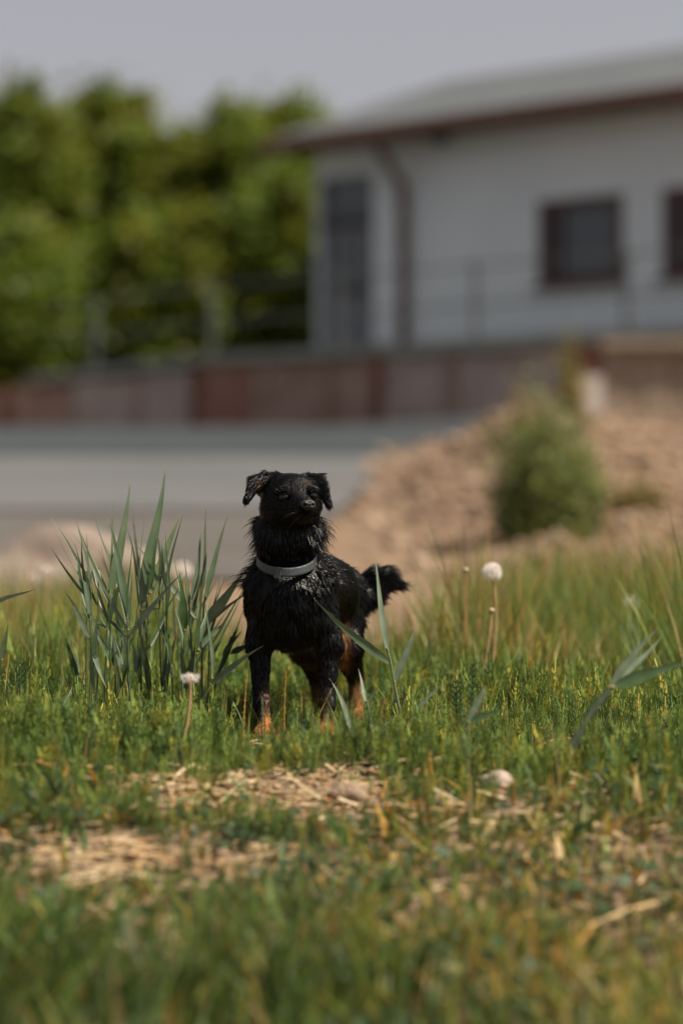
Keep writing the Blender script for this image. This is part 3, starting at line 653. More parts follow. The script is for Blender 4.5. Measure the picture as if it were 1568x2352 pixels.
# fur: wet clumped strands grown from the skin, one mesh
def grow_fur(NF, NCL):
    T = np.concatenate([BF[:, [0, 1, 2]], BF[:, [0, 2, 3]]]); A = BV[T[:, 0]]; E1 = BV[T[:, 1]] - A; E2 = BV[T[:, 2]] - A
    ar = np.linalg.norm(np.cross(E1, E2), axis=1); pr = ar * np.where(A[:, 2] > .365, 2.6, np.where(A[:, 1] < 4.1, 1.4, 1.0)); pr /= pr.sum()
    def samp(n):
        i = rng.choice(len(T), n, p=pr); a = rng.random(n); b = rng.random(n); s = a + b > 1; a[s] = 1 - a[s]; b[s] = 1 - b[s]
        return A[i] + a[:, None] * E1[i] + b[:, None] * E2[i]
    p = samp(NF)
    keep = np.ones(NF, bool)
    for c in EYES: keep &= np.linalg.norm((p - c) * np.array([.85, .6, 1.1]), axis=1) > .0098
    keep &= np.linalg.norm(p - NC, axis=1) > .0125
    keep &= p[:, 2] > .004
    # collar gap
    cz = CC[2] + .42 * (p[:, 1] - CC[1]); rad = np.hypot(p[:, 0] - CC[0], p[:, 1] - CC[1]); dz = p[:, 2] - cz
    oncol = (np.abs(dz) < .009) & (rad < .066) & (p[:, 1] < 4.05)
    keep &= ~oncol
    p = p[keep]; n = grad(p); col, fl, ln, lift = coat(p)
    cz = CC[2] + .42 * (p[:, 1] - CC[1]); dz = p[:, 2] - cz
    front = (p[:, 1] < 3.99) & (p[:, 0] > -.140) & (p[:, 0] < -.045)
    ln = np.where(front & (dz > 0) & (dz < .045), np.minimum(ln, np.maximum(.006, dz * .75)), ln)
    lift = np.where(front & (dz > -.006) & (dz < .04), lift * .4, lift)
    # fur on the sides of neck flares outward
    neck = (p[:, 2] > .26) & (p[:, 2] < .372) & (p[:, 1] < 4.08) & (np.abs(p[:, 0] + .088) > .035)
    ln = np.where(neck, ln * 1.0, ln)
    # parallel part of the flow
    ft = fl - (fl * n).sum(1)[:, None] * n; ft /= np.linalg.norm(ft, axis=1)[:, None] + 1e-6
    # waviness of the lay
    wv = np.stack([noise2(p[:, 0] * 55 + 3, p[:, 2] * 55 + p[:, 1] * 20, 31) - .5, noise2(p[:, 0] * 50 + 9, p[:, 2] * 50 + p[:, 1] * 25, 32) - .5, noise2(p[:, 0] * 45, p[:, 2] * 45 + p[:, 1] * 30, 33) - .5], -1)
    lift = lift * (.5 + 1.0 * noise2(p[:, 0] * 90 + p[:, 1] * 40, p[:, 2] * 35 + p[:, 1] * 20, 35))
    spike = neck & (rng.random(len(p)) < .08); lift = np.where(spike, .62, lift); ln = np.where(spike, ln * 1.35, ln)
    d = ft * (1 - lift)[:, None] + n * lift[:, None] + wv * .30 + rng.normal(size=p.shape) * .03; d /= np.linalg.norm(d, axis=1)[:, None]
    L = ln * rng.uniform(.55, 1.2, len(p)); out = rng.random(len(p)) < .05; L[out] *= 1.35; lf = lift.copy()
    sag = np.array([0, 0, -1.0])
    mid = p + d * (L * .5)[:, None] + n * (L * .05)[:, None]
    d2 = d * .75 + ft * .35 + sag * .18 - n * .02; d2 /= np.linalg.norm(d2, axis=1)[:, None]
    tip = mid + d2 * (L * .55)[:, None]
    # clumping
    ci = rng.choice(len(p), NCL, replace=False); kd = kdtree.KDTree(NCL)
    for j, c in enumerate(p[ci]): kd.insert(c, j)
    kd.balance(); near = np.array([kd.find(q)[1] for q in p]); cc = ci[near]
    same = (np.linalg.norm(p - p[cc], axis=1) < .012)
    pull = np.where(same, rng.uniform(.40, .85, len(p)), 0)[:, None]; pull[out] *= .3; pull[spike] *= .25
    tip = tip * (1 - pull) + tip[cc] * pull; mid = mid * (1 - pull * .45) + mid[cc] * pull * .45
    # keep strands out of the skin
    for arr, mn in ((mid, .0012), (tip, .0015)):
        dd = sdf(arr); bad = dd < mn; arr[bad] += grad(arr[bad]) * (mn - dd[bad])[:, None]
    r0 = np.clip(.00024 + L * .008, .00028, .00048)
    rings = []
    for q, rr in ((p - n * .001, .9), (p * .45 + mid * .55, 1.0), (mid * .5 + tip * .5 + (mid - (p + tip) / 2) * .25, .75)):
        t = tip - p; t /= np.linalg.norm(t, axis=1)[:, None] + 1e-9
        a = np.cross(t, n); a /= np.linalg.norm(a, axis=1)[:, None] + 1e-9; b = np.cross(t, a)
        for k in range(3):
            thk = 2 * math.pi * k / 3 + .5; rings.append(q + (a * math.cos(thk) + b * math.sin(thk)) * (r0 * rr)[:, None])
    V = np.stack(rings + [tip], 1); N = len(p)
    f = []
    for i in range(2):
        for k in range(3):
            k2 = (k + 1) % 3; f += [(i * 3 + k, i * 3 + k2, i * 3 + 3 + k2), (i * 3 + k, i * 3 + 3 + k2, i * 3 + 3 + k)]
    for k in range(3): f.append((6 + k, 6 + (k + 1) % 3, 9))
    F = (np.array(f)[None] + (np.arange(N) * 10)[:, None, None]).reshape(-1, 3)
    col = col * rng.uniform(.6, 1.5, (N, 1)); Cc = np.repeat(col, 10, 0)
    return V.reshape(-1, 3), F, Cc
m, n, out = mat_base('wet_fur'); at = n.nodes.new('ShaderNodeAttribute'); at.attribute_name = 'Col'
b = n.nodes.new('ShaderNodeBsdfPrincipled'); n.links.new(at.outputs['Color'], b.inputs['Base Color']); b.inputs['Roughness'].default_value = .26; b.inputs['Specular IOR Level'].default_value = .40
n.links.new(b.outputs[0], out.inputs[0]); M['fur'] = m
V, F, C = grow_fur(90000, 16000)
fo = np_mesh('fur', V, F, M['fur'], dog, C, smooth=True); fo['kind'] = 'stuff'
# whiskers
mb = MB()
for (u, v, du, dv) in ((690, 1174, -40, 18), (690, 1178, -36, 6), (692, 1184, -26, 26), (724, 1174, 22, 16), ):
    q0 = P(u, v, 3.925); q0[1] = surf_y(q0[0], q0[2]); q1 = q0 + np.array([du * .0007, -.012, -dv * .0007]); mb.tube([q0, (q0 + q1) / 2 + np.array([0, -.003, .002]), q1], [.00024, .00018, .00008], 4, False)
mb.build('whiskers', M['fur'], dog, (.03, .03, .03))['kind'] = 'stuff'

# ------------------------------------------------------------------ vegetation
def blades(base, H, lean, width, col, segs=3, tipcol=None, curl=.5):
    """tapered bent blades: base (n,3), H (n), lean (n,2) tip offset, width (n), col (n,3)"""
    n = len(base); fa = rng.uniform(0, 2 * math.pi, n)
    wv = np.stack([np.cos(fa), np.sin(fa) * .6, np.zeros(n)], -1); rows = []; cs = []
    for i in range(segs + 1):
        t = i / segs
        c = base + np.stack([lean[:, 0] * t ** (1 + curl), lean[:, 1] * t ** (1 + curl), H * (t - .18 * t * t * np.clip(np.hypot(lean[:, 0], lean[:, 1]) / H, 0, 1.5))], -1)
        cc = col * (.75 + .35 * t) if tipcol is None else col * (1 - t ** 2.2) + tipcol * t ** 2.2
        if i < segs:
            wd = (width * (1 - .85 * t ** 1.6) * .5)[:, None]; rows += [c - wv * wd, c + wv * wd]; cs += [cc, cc]
        else: rows.append(c); cs.append(cc)
    V = np.stack(rows, 1); k = V.shape[1]; f = []
    for i in range(segs - 1): f += [(2 * i, 2 * i + 1, 2 * i + 3), (2 * i, 2 * i + 3, 2 * i + 2)]
    f.append((2 * segs - 2, 2 * segs - 1, 2 * segs))
    F = (np.array(f)[None] + (np.arange(n) * k)[:, None, None]).reshape(-1, 3)
    return V.reshape(-1, 3), F, np.stack(cs, 1).reshape(-1, 3)
def on_ground(x, y, dz=-.004): return np.stack([x, y, terrain(x, y) + dz], -1)
def pal(n, cols, p=None, jit=.25):
    c = np.array(cols)[rng.choice(len(cols), n, p=p)]; return c * rng.uniform(1 - jit, 1 + jit, (n, 1))
def halfw(y): return y * 800 / FPX + .04
G1 = (.100, .160, .028); G2 = (.155, .195, .032); G3 = (.22, .205, .040); DRY = (.40, .29, .13); RUST = (.30, .15, .04); GB = (.090, .150, .060)

# bare straw patches: 1 inside, 0 outside
def straw_mask(x, y):
    n = noise2(x * 6, y * 4.2, 41) * .5 + noise2(x * 17, y * 12, 42) * .5
    u = 784 + x * FPX / y; v = 1176 + (CAM_H - foreslope(y)) * FPX / y
    a = np.exp(-((u - 500) / 260) ** 2 - ((v - 1840) / 52) ** 2) * 1.4 + np.exp(-((u - 270) / 330) ** 2 - ((v - 1985) / 55) ** 2) * .85
    a += np.exp(-((u - 800) / 120) ** 2 - ((v - 1812) / 45) ** 2) * .9 + np.exp(-((u - 1200) / 190) ** 2 - ((v - 1885) / 55) ** 2) * .5 + np.exp(-((u - 1350) / 260) ** 2 - ((v - 2080) / 80) ** 2) * .3
    return sstep(.44, .86, a * .66 + n * .48)

# --- horsetail carpet (in focus)
def sprig(seed, H, nw, nb, bl, wb=.0008):
    r_ = np.random.default_rng(seed); V = []; F = []; T = []
    def ribbon(pts, ws, ts):
        d = pts[-1] - pts[0]; fa = r_.uniform(-.7, .7); a = np.cross(d, [math.sin(fa), -math.cos(fa), 0]); a /= np.linalg.norm(a) + 1e-9; i = len(V)
        for q, w_, t_ in zip(pts, ws, ts): V.append(q - a * w_); V.append(q + a * w_); T.append(t_); T.append(t_)
        for k in range(len(pts) - 1): j = i + 2 * k; F.append((j, j + 1, j + 3)); F.append((j, j + 3, j + 2))
    lean = r_.normal(size=2) * .14 * H
    def st(t): return np.array([lean[0] * t * t, lean[1] * t * t, H * t])
    ribbon([st(0), st(.4), st(.75), st(1)], [.0010, .0010, .0008, .0006], [.0, .3, .7, 1.1])
    for j in range(nw):
        t = .10 + .76 * j / nw; p = st(t); l = bl * (1.05 - .6 * t) * r_.uniform(.8, 1.2); o = r_.uniform(0, 6.28)
        for k in range(nb):
            th = o + 6.283 * k / nb + r_.normal() * .2; ll = l * r_.uniform(.65, 1.15); e = np.array([math.cos(th), math.sin(th), 0])
            ribbon([p, p + ll * (.42 * e + np.array([0, 0, .30])), p + ll * (.58 * e + np.array([0, 0, .88]))], [wb * .8, wb, wb * .7], [.15 + .3 * t, .4 + .3 * t, .75 + .3 * t])
    return np.array(V), np.array(F), np.array(T)
def scatter(templ, base, scl, rot, col, tipc):
    """copies of small plants in one mesh"""
    Vs = []; Fs = []; Cs = []; n0 = 0; which = rng.integers(0, len(templ), len(base))
    for j, (V, F, T) in enumerate(templ):
        m = which == j; k = int(m.sum())
        if not k: continue
        c, s = np.cos(rot[m])[:, None], np.sin(rot[m])[:, None]; sc = scl[m][:, None]
        X = (V[None, :, 0] * c - V[None, :, 1] * s) * sc; Y = (V[None, :, 0] * s + V[None, :, 1] * c) * sc; Z = V[None, :, 2] * sc
        Vs.append((np.stack([X, Y, Z], -1) + base[m][:, None]).reshape(-1, 3))
        Fs.append((F[None] + (np.arange(k) * len(V))[:, None, None] + n0).reshape(-1, 3)); n0 += k * len(V)
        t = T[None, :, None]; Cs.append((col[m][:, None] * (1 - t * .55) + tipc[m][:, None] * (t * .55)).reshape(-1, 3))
    return np.concatenate(Vs), np.concatenate(Fs), np.concatenate(Cs)
templ = [sprig(100 + k, .045, 6, 5, .017) for k in range(6)] + [sprig(110 + k, .068, 8, 4, .014) for k in range(3)]
def carpet(n, y0, y1, smin, smax, mask=True):
    y = rng.uniform(y0, y1, n); x = rng.uniform(-1, 1, n) * halfw(y)
    if mask:
        k = rng.random(n) > straw_mask(x, y) * .97; x, y = x[k], y[k]
    den = noise2(x * 6, y * 5, 51); k = rng.random(len(x)) < .35 + .9 * den; x, y = x[k], y[k]
    return x, y
x, y = carpet(13500, 3.2, 5.1, 0, 0)
hh = .55 + .85 * noise2(x * 9, y * 7, 52); hh *= np.where(x < -.25, 1.35, 1.0) * (1 - .35 * sstep(3.5, 3.25, y)) * (1 + .35 * sstep(4.0, 4.25, y))
for px_ in (-.127, -.0265, .026):                       # trodden down in front of the paws
    hh *= 1 - .40 * np.exp(-((x - px_) / .032) ** 2) * (y < 4.0) * (y > 3.55)
hh *= 1 - .36 * ((x > -.18) & (x < .08) & (y < 4.0) & (y > 3.6))
base = on_ground(x, y); n = len(x)
cg = pal(n, [(.062, .112, .036), (.090, .138, .038), (.044, .090, .038), (.155, .172, .042), (.28, .20, .06)], [.36, .33, .20, .105, .005], .4); cg = cg * np.array([1.15, 1.1, 1.0]); tg = cg * np.array([2.6, 2.15, 1.25])  # yellowish tips, brightened further to paint in highlights
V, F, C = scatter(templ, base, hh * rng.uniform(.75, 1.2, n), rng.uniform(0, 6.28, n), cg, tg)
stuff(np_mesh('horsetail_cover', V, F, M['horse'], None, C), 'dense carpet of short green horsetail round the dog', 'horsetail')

# --- meadow grass behind, both sides
n = 30000; y = 4.55 + rng.random(n) ** 1.0 * 4.6; x = rng.uniform(-1, 1, n) * (halfw(y) + .05); u = 784 + x * FPX / y
# grass thins where the photo shows bare earth behind the dog
side = np.where(u > 784, sstep(930, 1130, u + (y - 6) * -30), sstep(560, 330, u) * .55)
lim = 5.4 + 3.8 * side + (noise2(x * 2.5, y * 2, 61) - .5) * 1.2
k = (y < lim) & (rng.random(n) < .25 + .9 * noise2(x * 3.5, y * 2.5, 62)); x, y, side = x[k], y[k], side[k]; n = len(x)
H = (.06 + .10 * rng.random(n) + .17 * side * rng.random(n)) * (.25 + 1.35 * noise2(x * 4.2, y * 2.6, 63)); ang = rng.uniform(0, 6.28, n); le = H * rng.uniform(.05, .55, n)
cm = noise2(x * 4.5 + 2, y * 3 + 7, 64); cg_ = pal(n, [G1, GB, G2], [.45, .25, .3]); cd_ = pal(n, [G3, DRY, RUST, G2], [.38, .30, .14, .18]); c = np.where((rng.random(n) < sstep(.25, .8, cm) * .6 + .08)[:, None], cd_, cg_); tc = c * np.array([1.25, 1.1, 1.0])
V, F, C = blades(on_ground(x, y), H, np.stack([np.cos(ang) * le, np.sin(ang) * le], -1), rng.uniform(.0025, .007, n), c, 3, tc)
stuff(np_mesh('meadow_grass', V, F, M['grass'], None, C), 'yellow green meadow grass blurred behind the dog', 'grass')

# --- fine grass among the left reeds and mixed into the carpet
n = 9000; y = rng.uniform(3.2, 5.6, n); x = rng.uniform(-1, 1, n) * halfw(y); lft = sstep(-.15, -.45, x); k = rng.random(n) < (.10 + .85 * lft * sstep(3.8, 4.4, y) + .5 * sstep(4.25, 4.7, y) * sstep(.05, .2, x)); x, y = x[k], y[k]; n = len(x)
H = rng.uniform(.05, .13, n) + .20 * rng.random(n) * sstep(3.95, 4.5, y) * sstep(-.12, -.35, x) + .10 * rng.random(n) ** 2 * sstep(3.9, 4.3, y) * sstep(.1, .25, x); ang = rng.uniform(0, 6.28, n); le = H * rng.uniform(.05, .5, n)
c = pal(n, [G1, G2, G3, DRY, GB], [.25, .25, .2, .15, .15])
V, F, C = blades(on_ground(x, y), H, np.stack([np.cos(ang) * le, np.sin(ang) * le], -1), rng.uniform(.0015, .0035, n), c, 4, c * 1.3)
stuff(np_mesh('fine_grass', V, F, M['grass'], None, C), 'thin upright grass stems among the left reeds', 'grass')

# --- thin jointed stems standing above the carpet
n = 1500; y = rng.uniform(3.5, 4.7, n); x = rng.uniform(-1, 1, n) * halfw(y); k = rng.random(n) < .25 + .8 * noise2(x * 7, y * 5, 81) + .3 * (x < -.2); x, y = x[k], y[k]; n = len(x)
H = rng.uniform(.05, .10, n) * np.where((y < 4) & (x > -.18) & (x < .06), .7, 1); le = H * rng.uniform(.0, .18, n); ang = rng.uniform(0, 6.28, n)
c = pal(n, [(.06, .11, .045), (.10, .14, .045), (.20, .17, .05), (.33, .19, .06)], [.4, .3, .18, .12])
V, F, C = blades(on_ground(x, y), H, np.stack([np.cos(ang) * le, np.sin(ang) * le], -1), rng.uniform(.0018, .0028, n), c, 3, c * np.array([1.5, 1.3, .9]))
stuff(np_mesh('jointed_stems', V, F, M['horse'], None, C), 'thin upright jointed stems poking above the horsetail carpet', 'horsetail')

# --- foreground grass
n = 17000; y = 2.25 + 1.25 * rng.random(n); x = rng.uniform(-1, 1, n) * (halfw(y) + .03); near = sstep(3.05, 2.6, y)
k = rng.random(n) < (1 - straw_mask(x, y) * .75) * (.12 + 1.0 * noise2(x * 9, y * 6, 71) ** 1.5) * (.35 + .65 * near); x, y, near = x[k], y[k], near[k]; n = len(x)
lf = sstep(.15, -.15, x)
H = rng.uniform(.02, .06, n) + near * rng.uniform(.0, .085, n) * (.5 + .7 * lf); ang = rng.uniform(0, 6.28, n); le = H * rng.uniform(.1, 1.2, n)
yel = sstep(-.10, .22, x + (noise2(x * 5, y * 5, 72) - .5) * .5)
cA = pal(n, [(.055, .105, .022), (.095, .150, .028), (.062, .120, .040), (.16, .185, .036)], [.32, .32, .18, .18], .45); cB = pal(n, [(.16, .185, .03), (.25, .21, .035), (.40, .29, .13), (.40, .23, .045)], [.42, .30, .14, .14], .4); mB = rng.random(n) < .12 + .55 * yel
c = np.where(mB[:, None], cB, cA) * (1 - .30 * sstep(3.0, 2.55, y) * (.4 + .6 * sstep(.35, -.1, x)))[:, None]  # self-shadow of the dense near grass painted into the blade colour
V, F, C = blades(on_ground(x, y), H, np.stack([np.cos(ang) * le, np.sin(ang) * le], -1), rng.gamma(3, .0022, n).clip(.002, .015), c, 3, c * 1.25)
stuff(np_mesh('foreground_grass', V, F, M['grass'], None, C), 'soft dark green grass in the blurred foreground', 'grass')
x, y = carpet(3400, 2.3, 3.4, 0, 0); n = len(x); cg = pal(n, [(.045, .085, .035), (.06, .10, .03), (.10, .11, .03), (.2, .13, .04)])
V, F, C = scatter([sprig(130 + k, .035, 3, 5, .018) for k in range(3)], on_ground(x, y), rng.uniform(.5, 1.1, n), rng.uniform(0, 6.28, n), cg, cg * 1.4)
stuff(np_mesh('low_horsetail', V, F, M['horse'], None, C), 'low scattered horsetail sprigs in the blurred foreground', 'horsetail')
# broad clover-like leaves in the foreground
n = 7000; y = 2.3 + 1.1 * rng.random(n); x = rng.uniform(-1, 1, n) * (halfw(y) + .03); k = rng.random(n) < noise2(x * 8 + 5, y * 6, 77) ** 2 * (1 - .8 * straw_mask(x, y)); x, y = x[k], y[k]; n = len(x)
Cn = on_ground(x, y) + np.array([0, 0, 1]) * rng.uniform(.01, .05, n)[:, None]; V, F = leaf_quads(Cn, .011, .8)
stuff(np_mesh('ground_leaves', V, F, M['leaf'], None, np.repeat(pal(n, [(.05, .09, .045), (.06, .11, .05), (.12, .13, .04), (.30, .20, .05)], [.4, .35, .15, .1]), 4, 0)), 'small round leaves scattered through the blurred foreground', 'leaves')

# --- straw litter
def straw(n, y0, y1, prob):
    y = rng.uniform(y0, y1, n); x = rng.uniform(-1, 1, n) * halfw(y); k = rng.random(n) < prob(x, y); x, y = x[k], y[k]; n = len(x)
    L = rng.gamma(2.0, .015, n).clip(.006, .10); wd = rng.uniform(.0009, .0032, n); a = rng.normal(0, .75, n); tilt = rng.normal(0, .16, n)
    d = np.stack([np.cos(a) * np.cos(tilt), np.sin(a) * np.cos(tilt), np.sin(tilt)], -1); s = np.cross(d, [0, 0, 1.]); s /= np.linalg.norm(s, axis=1)[:, None]; u_ = np.cross(s, d)
    c0 = on_ground(x, y, 0) + np.array([0, 0, 1]) * (rng.random(n) * .009 + np.abs(np.sin(tilt)) * L * .45)[:, None]
    V = np.stack([c0 + d * (L / 2 * i)[:, None] + s * (wd * j)[:, None] + u_ * (wd * .45 * k)[:, None] for i in (-1, 1) for j, k in ((-1, -.3), (0, 1), (1, -.3))], 1)
    f = [(0, 1, 4), (0, 4, 3), (1, 2, 5), (1, 5, 4), (0, 3, 5), (0, 5, 2)]
    F = (np.array(f)[None] + (np.arange(n) * 6)[:, None, None]).reshape(-1, 3)
    c = pal(n, [(.47, .345, .20), (.40, .275, .14), (.54, .43, .28), (.34, .21, .10), (.42, .18, .06), (.16, .10, .06)], [.3, .25, .15, .15, .06, .09], .2)
    return V.reshape(-1, 3), F, np.repeat(c, 6, 0)
V, F, C = straw(14000, 2.3, 3.75, lambda x, y: .10 + .75 * straw_mask(x, y) + .10 * sstep(2.7, 3.1, y))
stuff(np_mesh('straw_litter', V, F, M['straw'], None, C), 'loose pale straw and dry stalks littering the ground', 'straw')
V, F, C = straw(2500, 3.6, 4.8, lambda x, y: .5 + 0 * x)
stuff(np_mesh('dry_litter', V, F, M['straw'], None, C), 'scattered dry bits among the horsetail near the dog', 'straw')

# --- single pieces on the ground
def gz(x, y): return float(terrain(x, y))
def stalk(name, label, a, b, r, col, cat='stalk'):
    mb = MB(); a = np.array(a, float); b = np.array(b, float); m_ = (a + b) / 2 + np.array([0, 0, .004]); mb.tube([a, m_, b], [r, r * .95, r * .8], 7)
    return tag(mb.build(name, M['straw'], None, col, True, origin=tuple(a)), label, cat)
def gp(u, v, h=0.006):                 # ground point under a picture position
    yy_ = np.linspace(2.2, 6, 900); k = int(np.argmin(np.abs(1176 + (CAM_H - h - foreslope(yy_)) * FPX / yy_ - v))); p = P(u, v, yy_[k]); p[2] = gz(p[0], p[1]) + h; return p
stalk('dry_stalk', 'long pale dry stalk lying flat at the left edge', gp(-10, 1772, .02), gp(262, 1774, .02), .0028, (.50, .34, .15))
stalk('dry_stalk', 'short thick pale stalk leaning beside the flat dandelion stem', gp(395, 1800), gp(446, 1762, .012), .0035, (.60, .47, .32))
stalk('dry_stalk', 'pale split stalk lying in the horsetail right of the dog', gp(968, 1760, .01), gp(1030, 1748, .012), .0040, (.55, .40, .25))
stalk('dry_stalk', 'orange dry stalk lying across the horsetail at right', gp(1225, 1700, .03), gp(1308, 1678, .035), .0018, (.45, .22, .08))
stalk('dry_stalk', 'blurred pale stalk in the right foreground grass', gp(1350, 2120, .02), gp(1530, 2050, .02), .0032, (.50, .36, .18))
stalk('dry_stalk', 'reddish flat stalk lying on the straw at left', gp(230, 1900), gp(430, 1895), .0040, (.40, .15, .06))
for (u, v, r, lab, mt, sq) in ((1140, 1795, .022, 'pale pitted stone in the horsetail right of the clods', 'stone', (1.2, 1, .75)), (800, 1815, .024, 'large dry clod of earth on the straw below the dog', 'clod', (1.2, 1, .85)),
                               (735, 1812, .015, 'smaller dry clod left of the large clod', 'clod', (1.3, 1, .6)), (862, 1838, .014, 'small dry clod right of the large clod', 'clod', (1.2, 1, .7)),
                               (275, 1735, .012, 'pale chip of wood below the left reeds', 'stone', (1.6, 1, .6))):
    p = gp(u, v, r * .4); V, F = ico(p, r, 3, sq, .55, int(u)); tag(np_mesh('stone' if mt == 'stone' else 'earth_clod', V, F, M[mt], smooth=True, origin=(p[0], p[1], gz(p[0], p[1]))), lab, 'stone' if mt == 'stone' else 'clod')

# --- reeds
LG = 'reeds in the clump left of the dog'; RGp = 'reeds right of the dog'
RG = np.array([.074, .115, .056]); RD = np.array([.042, .076, .030]); RB = np.array([.110, .145, .096]); RL = np.array([.120, .165, .075])
def leaf_mesh(p0, p1, width, bend=0.0, face=0.0, blunt=False, col=RG, droop=0.0, name='leaf', parent=None, peak=.3):
    p0 = np.asarray(p0, float); p1 = np.asarray(p1, float); ax = p1 - p0; L = np.linalg.norm(ax); side = np.cross(ax / L, [0, -1, 0]); side /= np.linalg.norm(side) + 1e-9
    ctrl = (p0 + p1) / 2 + side * bend * L + np.array([0, 0, droop * L]); n = 14; sk = random.uniform(-.02, .02) * L; tw = random.uniform(-.5, .9); V = []; C = []
    for i in range(n + 1):
        t = i / n; q = (1 - t) ** 2 * p0 + 2 * t * (1 - t) * ctrl + t * t * p1 + side * sk * math.sin(t * 5.5); tg_ = 2 * (1 - t) * (ctrl - p0) + 2 * t * (p1 - ctrl); tg_ /= np.linalg.norm(tg_)
        f = face + tw * t; nr = np.array([math.sin(f), -math.cos(f), .25]); wv = np.cross(tg_, nr); wv /= np.linalg.norm(wv); nr = np.cross(wv, tg_)
        if t < peak: pw = .36 + .64 * math.sin(math.pi / 2 * t / peak)
        else: pw = (1 - ((t - peak) / (1 - peak)) ** (1.12 if not blunt else 3.0)) ** (1.0 if not blunt else .7)
        hw = max(width * .5 * pw, .0002)
        V += [q - wv * hw + nr * hw * .28, q, q + wv * hw + nr * hw * .28]
        base = col * (1.0 + .12 * math.sin(i * 1.7)); tipc = np.array([.42, .30, .10]); k = max(0, (t - .93) / .07) * .7; ky = max(0, (.05 - t) / .05) * .6
        cc = base * (1 - k - ky) + tipc * k + np.array([.28, .26, .09]) * ky; C += [cc * .96, cc * 1.12, cc]
    F = []
    for i in range(n): a = i * 3; F += [(a, a + 1, a + 4, a + 3), (a + 1, a + 2, a + 5, a + 4)]
    return np_mesh(name, V, F, M['reed'], parent, np.array(C), smooth=True)
def Z3(x, y): return x * .3845, 1062.2 + y * .3845           # picture coordinates of two close-up views
def Z1(x, y): return 488.1 + x * .3296, 1033.6 + y * .3296
def reed(label, Y, stem, leaves, conv, group, wpx=.3845, sr=.0022, name='reed'):
    sc_ = np.array([.16, .20, .135]) if group == RGp else RG * 1.15
    """stem: picture points from the foot up; leaves: (foot, tip, width, bend, face, colour, depth step of tip, blunt)"""
    pts = [P(*conv(*s), Y) for s in stem]; foot = pts[0].copy(); foot[2] = gz(foot[0], Y)
    t = thing(name, label, 'reed', foot, group); pts[0] = foot - np.array([0, 0, .01])
    mb = MB(); mb.tube(pts, np.linspace(sr, sr * .6, len(pts)), 7); mb.build('stem', M['reed'], t, sc_, True)
    for (a, b_, wd, bend, face, colr, dy, blunt) in leaves:
        if group == RGp: colr = colr * 1.45  # sunlit look of the right-hand leaves put into their colour
        p0 = P(*conv(*a), Y); p1 = P(*conv(*b_), Y + dy); leaf_mesh(p0, p1, 1.02 * wd * wpx * Y / FPX, bend, face, blunt, colr, parent=t)
        mb = MB(); V, F = ico(p0, sr * 1.02, 1, (1, 1, .7)); mb.add(V, F); mb.build('node', M['straw'], t, (.22, .20, .07), True)
    return t

reed('reed in the left clump with long narrow blades crossing from centre to upper left', 4.00, [(805, 1650), (768, 1300), (765, 1045), (760, 900)],
     [((764, 1000), (463, 384), 30, -.05, .3, RG, .05, 0), ((770, 1040), (1098, 655), 40, -.03, -.3, RB, -.06, 0), ((760, 930), (648, 332), 44, .04, .1, RG, .04, 0), ((763, 950), (781, 436), 22, 0, .9, RD, .0, 0), ((768, 1000), (783, 640), 26, .02, .4, RD, .02, 0), ((766, 1046), (600, 915), 26, .08, .5, RD, .04, 0)], Z3, LG)
reed('reed in the left clump carrying the broad second tallest upright blade', 4.05, [(625, 1640), (632, 1250), (640, 1000), (655, 760)],
     [((655, 800), (779, 98), 62, .03, .1, RG, .05, 0), ((640, 1000), (738, 650), 46, -.04, .8, RD, .0, 0), ((645, 815), (560, 580), 22, .04, .2, RG, .03, 0), ((655, 790), (682, 205), 20, 0, .7, RG, .04, 0), ((640, 990), (470, 880), 22, -.05, .4, RG, .06, 0)], Z3, LG)
reed('leftmost reed of the left clump with a dark upright blade', 3.97, [(585, 1640), (560, 1240), (545, 1080), (537, 900)],
     [((538, 940), (500, 520), 34, -.05, .5, RD, .03, 0), ((545, 1065), (386, 776), 34, .06, .0, RB, .05, 0), ((548, 1090), (640, 1345), 36, .05, -.1, RB, -.06, 0)], Z3, LG)
reed('reed in the left clump carrying the tallest blade of all', 4.06, [(850, 1640), (842, 1250), (848, 890), (852, 820)],
     [((848, 880), (980, 18), 74, .015, .1, RG, .05, 0), ((900, 780), (1082, 316), 58, -.02, -.2, RL, .04, 0), ((880, 800), (937, 438), 40, .02, 1.0, RD, .0, 0), ((850, 895), (968, 868), 20, -.05, .3, RG, -.04, 0), ((845, 1150), (1000, 900), 24, .06, .6, RD, .06, 0)], Z3, LG)
reed('reed behind the left clump with one blade slanting from upper left to lower right', 4.14, [(985, 1600), (978, 1260), (980, 1000), (975, 800)],
     [((975, 830), (980, 458), 34, 0, .3, RG, .03, 0), ((1170, 930), (784, 468), 34, .04, .2, RB, .04, 0), ((978, 1030), (945, 905), 38, .03, .2, RB, .0, 0), ((976, 1100), (1050, 960), 30, 0, .9, RD, .04, 0)], Z3, LG)
reed('reed in the left clump with a short dark downward broad blade', 3.94, [(1082, 1650), (1090, 1300), (1104, 1005)],
     [((1105, 1002), (1069, 636), 50, .02, .0, np.array([.05, .10, .03]), -.02, 0), ((1096, 1150), (1052, 870), 30, .03, .8, RD, .03, 0), ((1104, 1000), (1048, 535), 18, 0, .4, RG, .05, 0)], Z3, LG)
reed('reed in the left clump with a rolled dark top ending in a frayed tip', 3.92, [(1130, 1650), (1150, 1330), (1166, 1150)],
     [((1172, 1146), (1204, 745), 48, -.02, .9, RD, .0, 1), ((1185, 1120), (1352, 942), 38, -.04, .3, RD, .03, 0), ((1178, 1140), (1240, 830), 36, .03, -.2, RG, .05, 0)], Z3, LG)
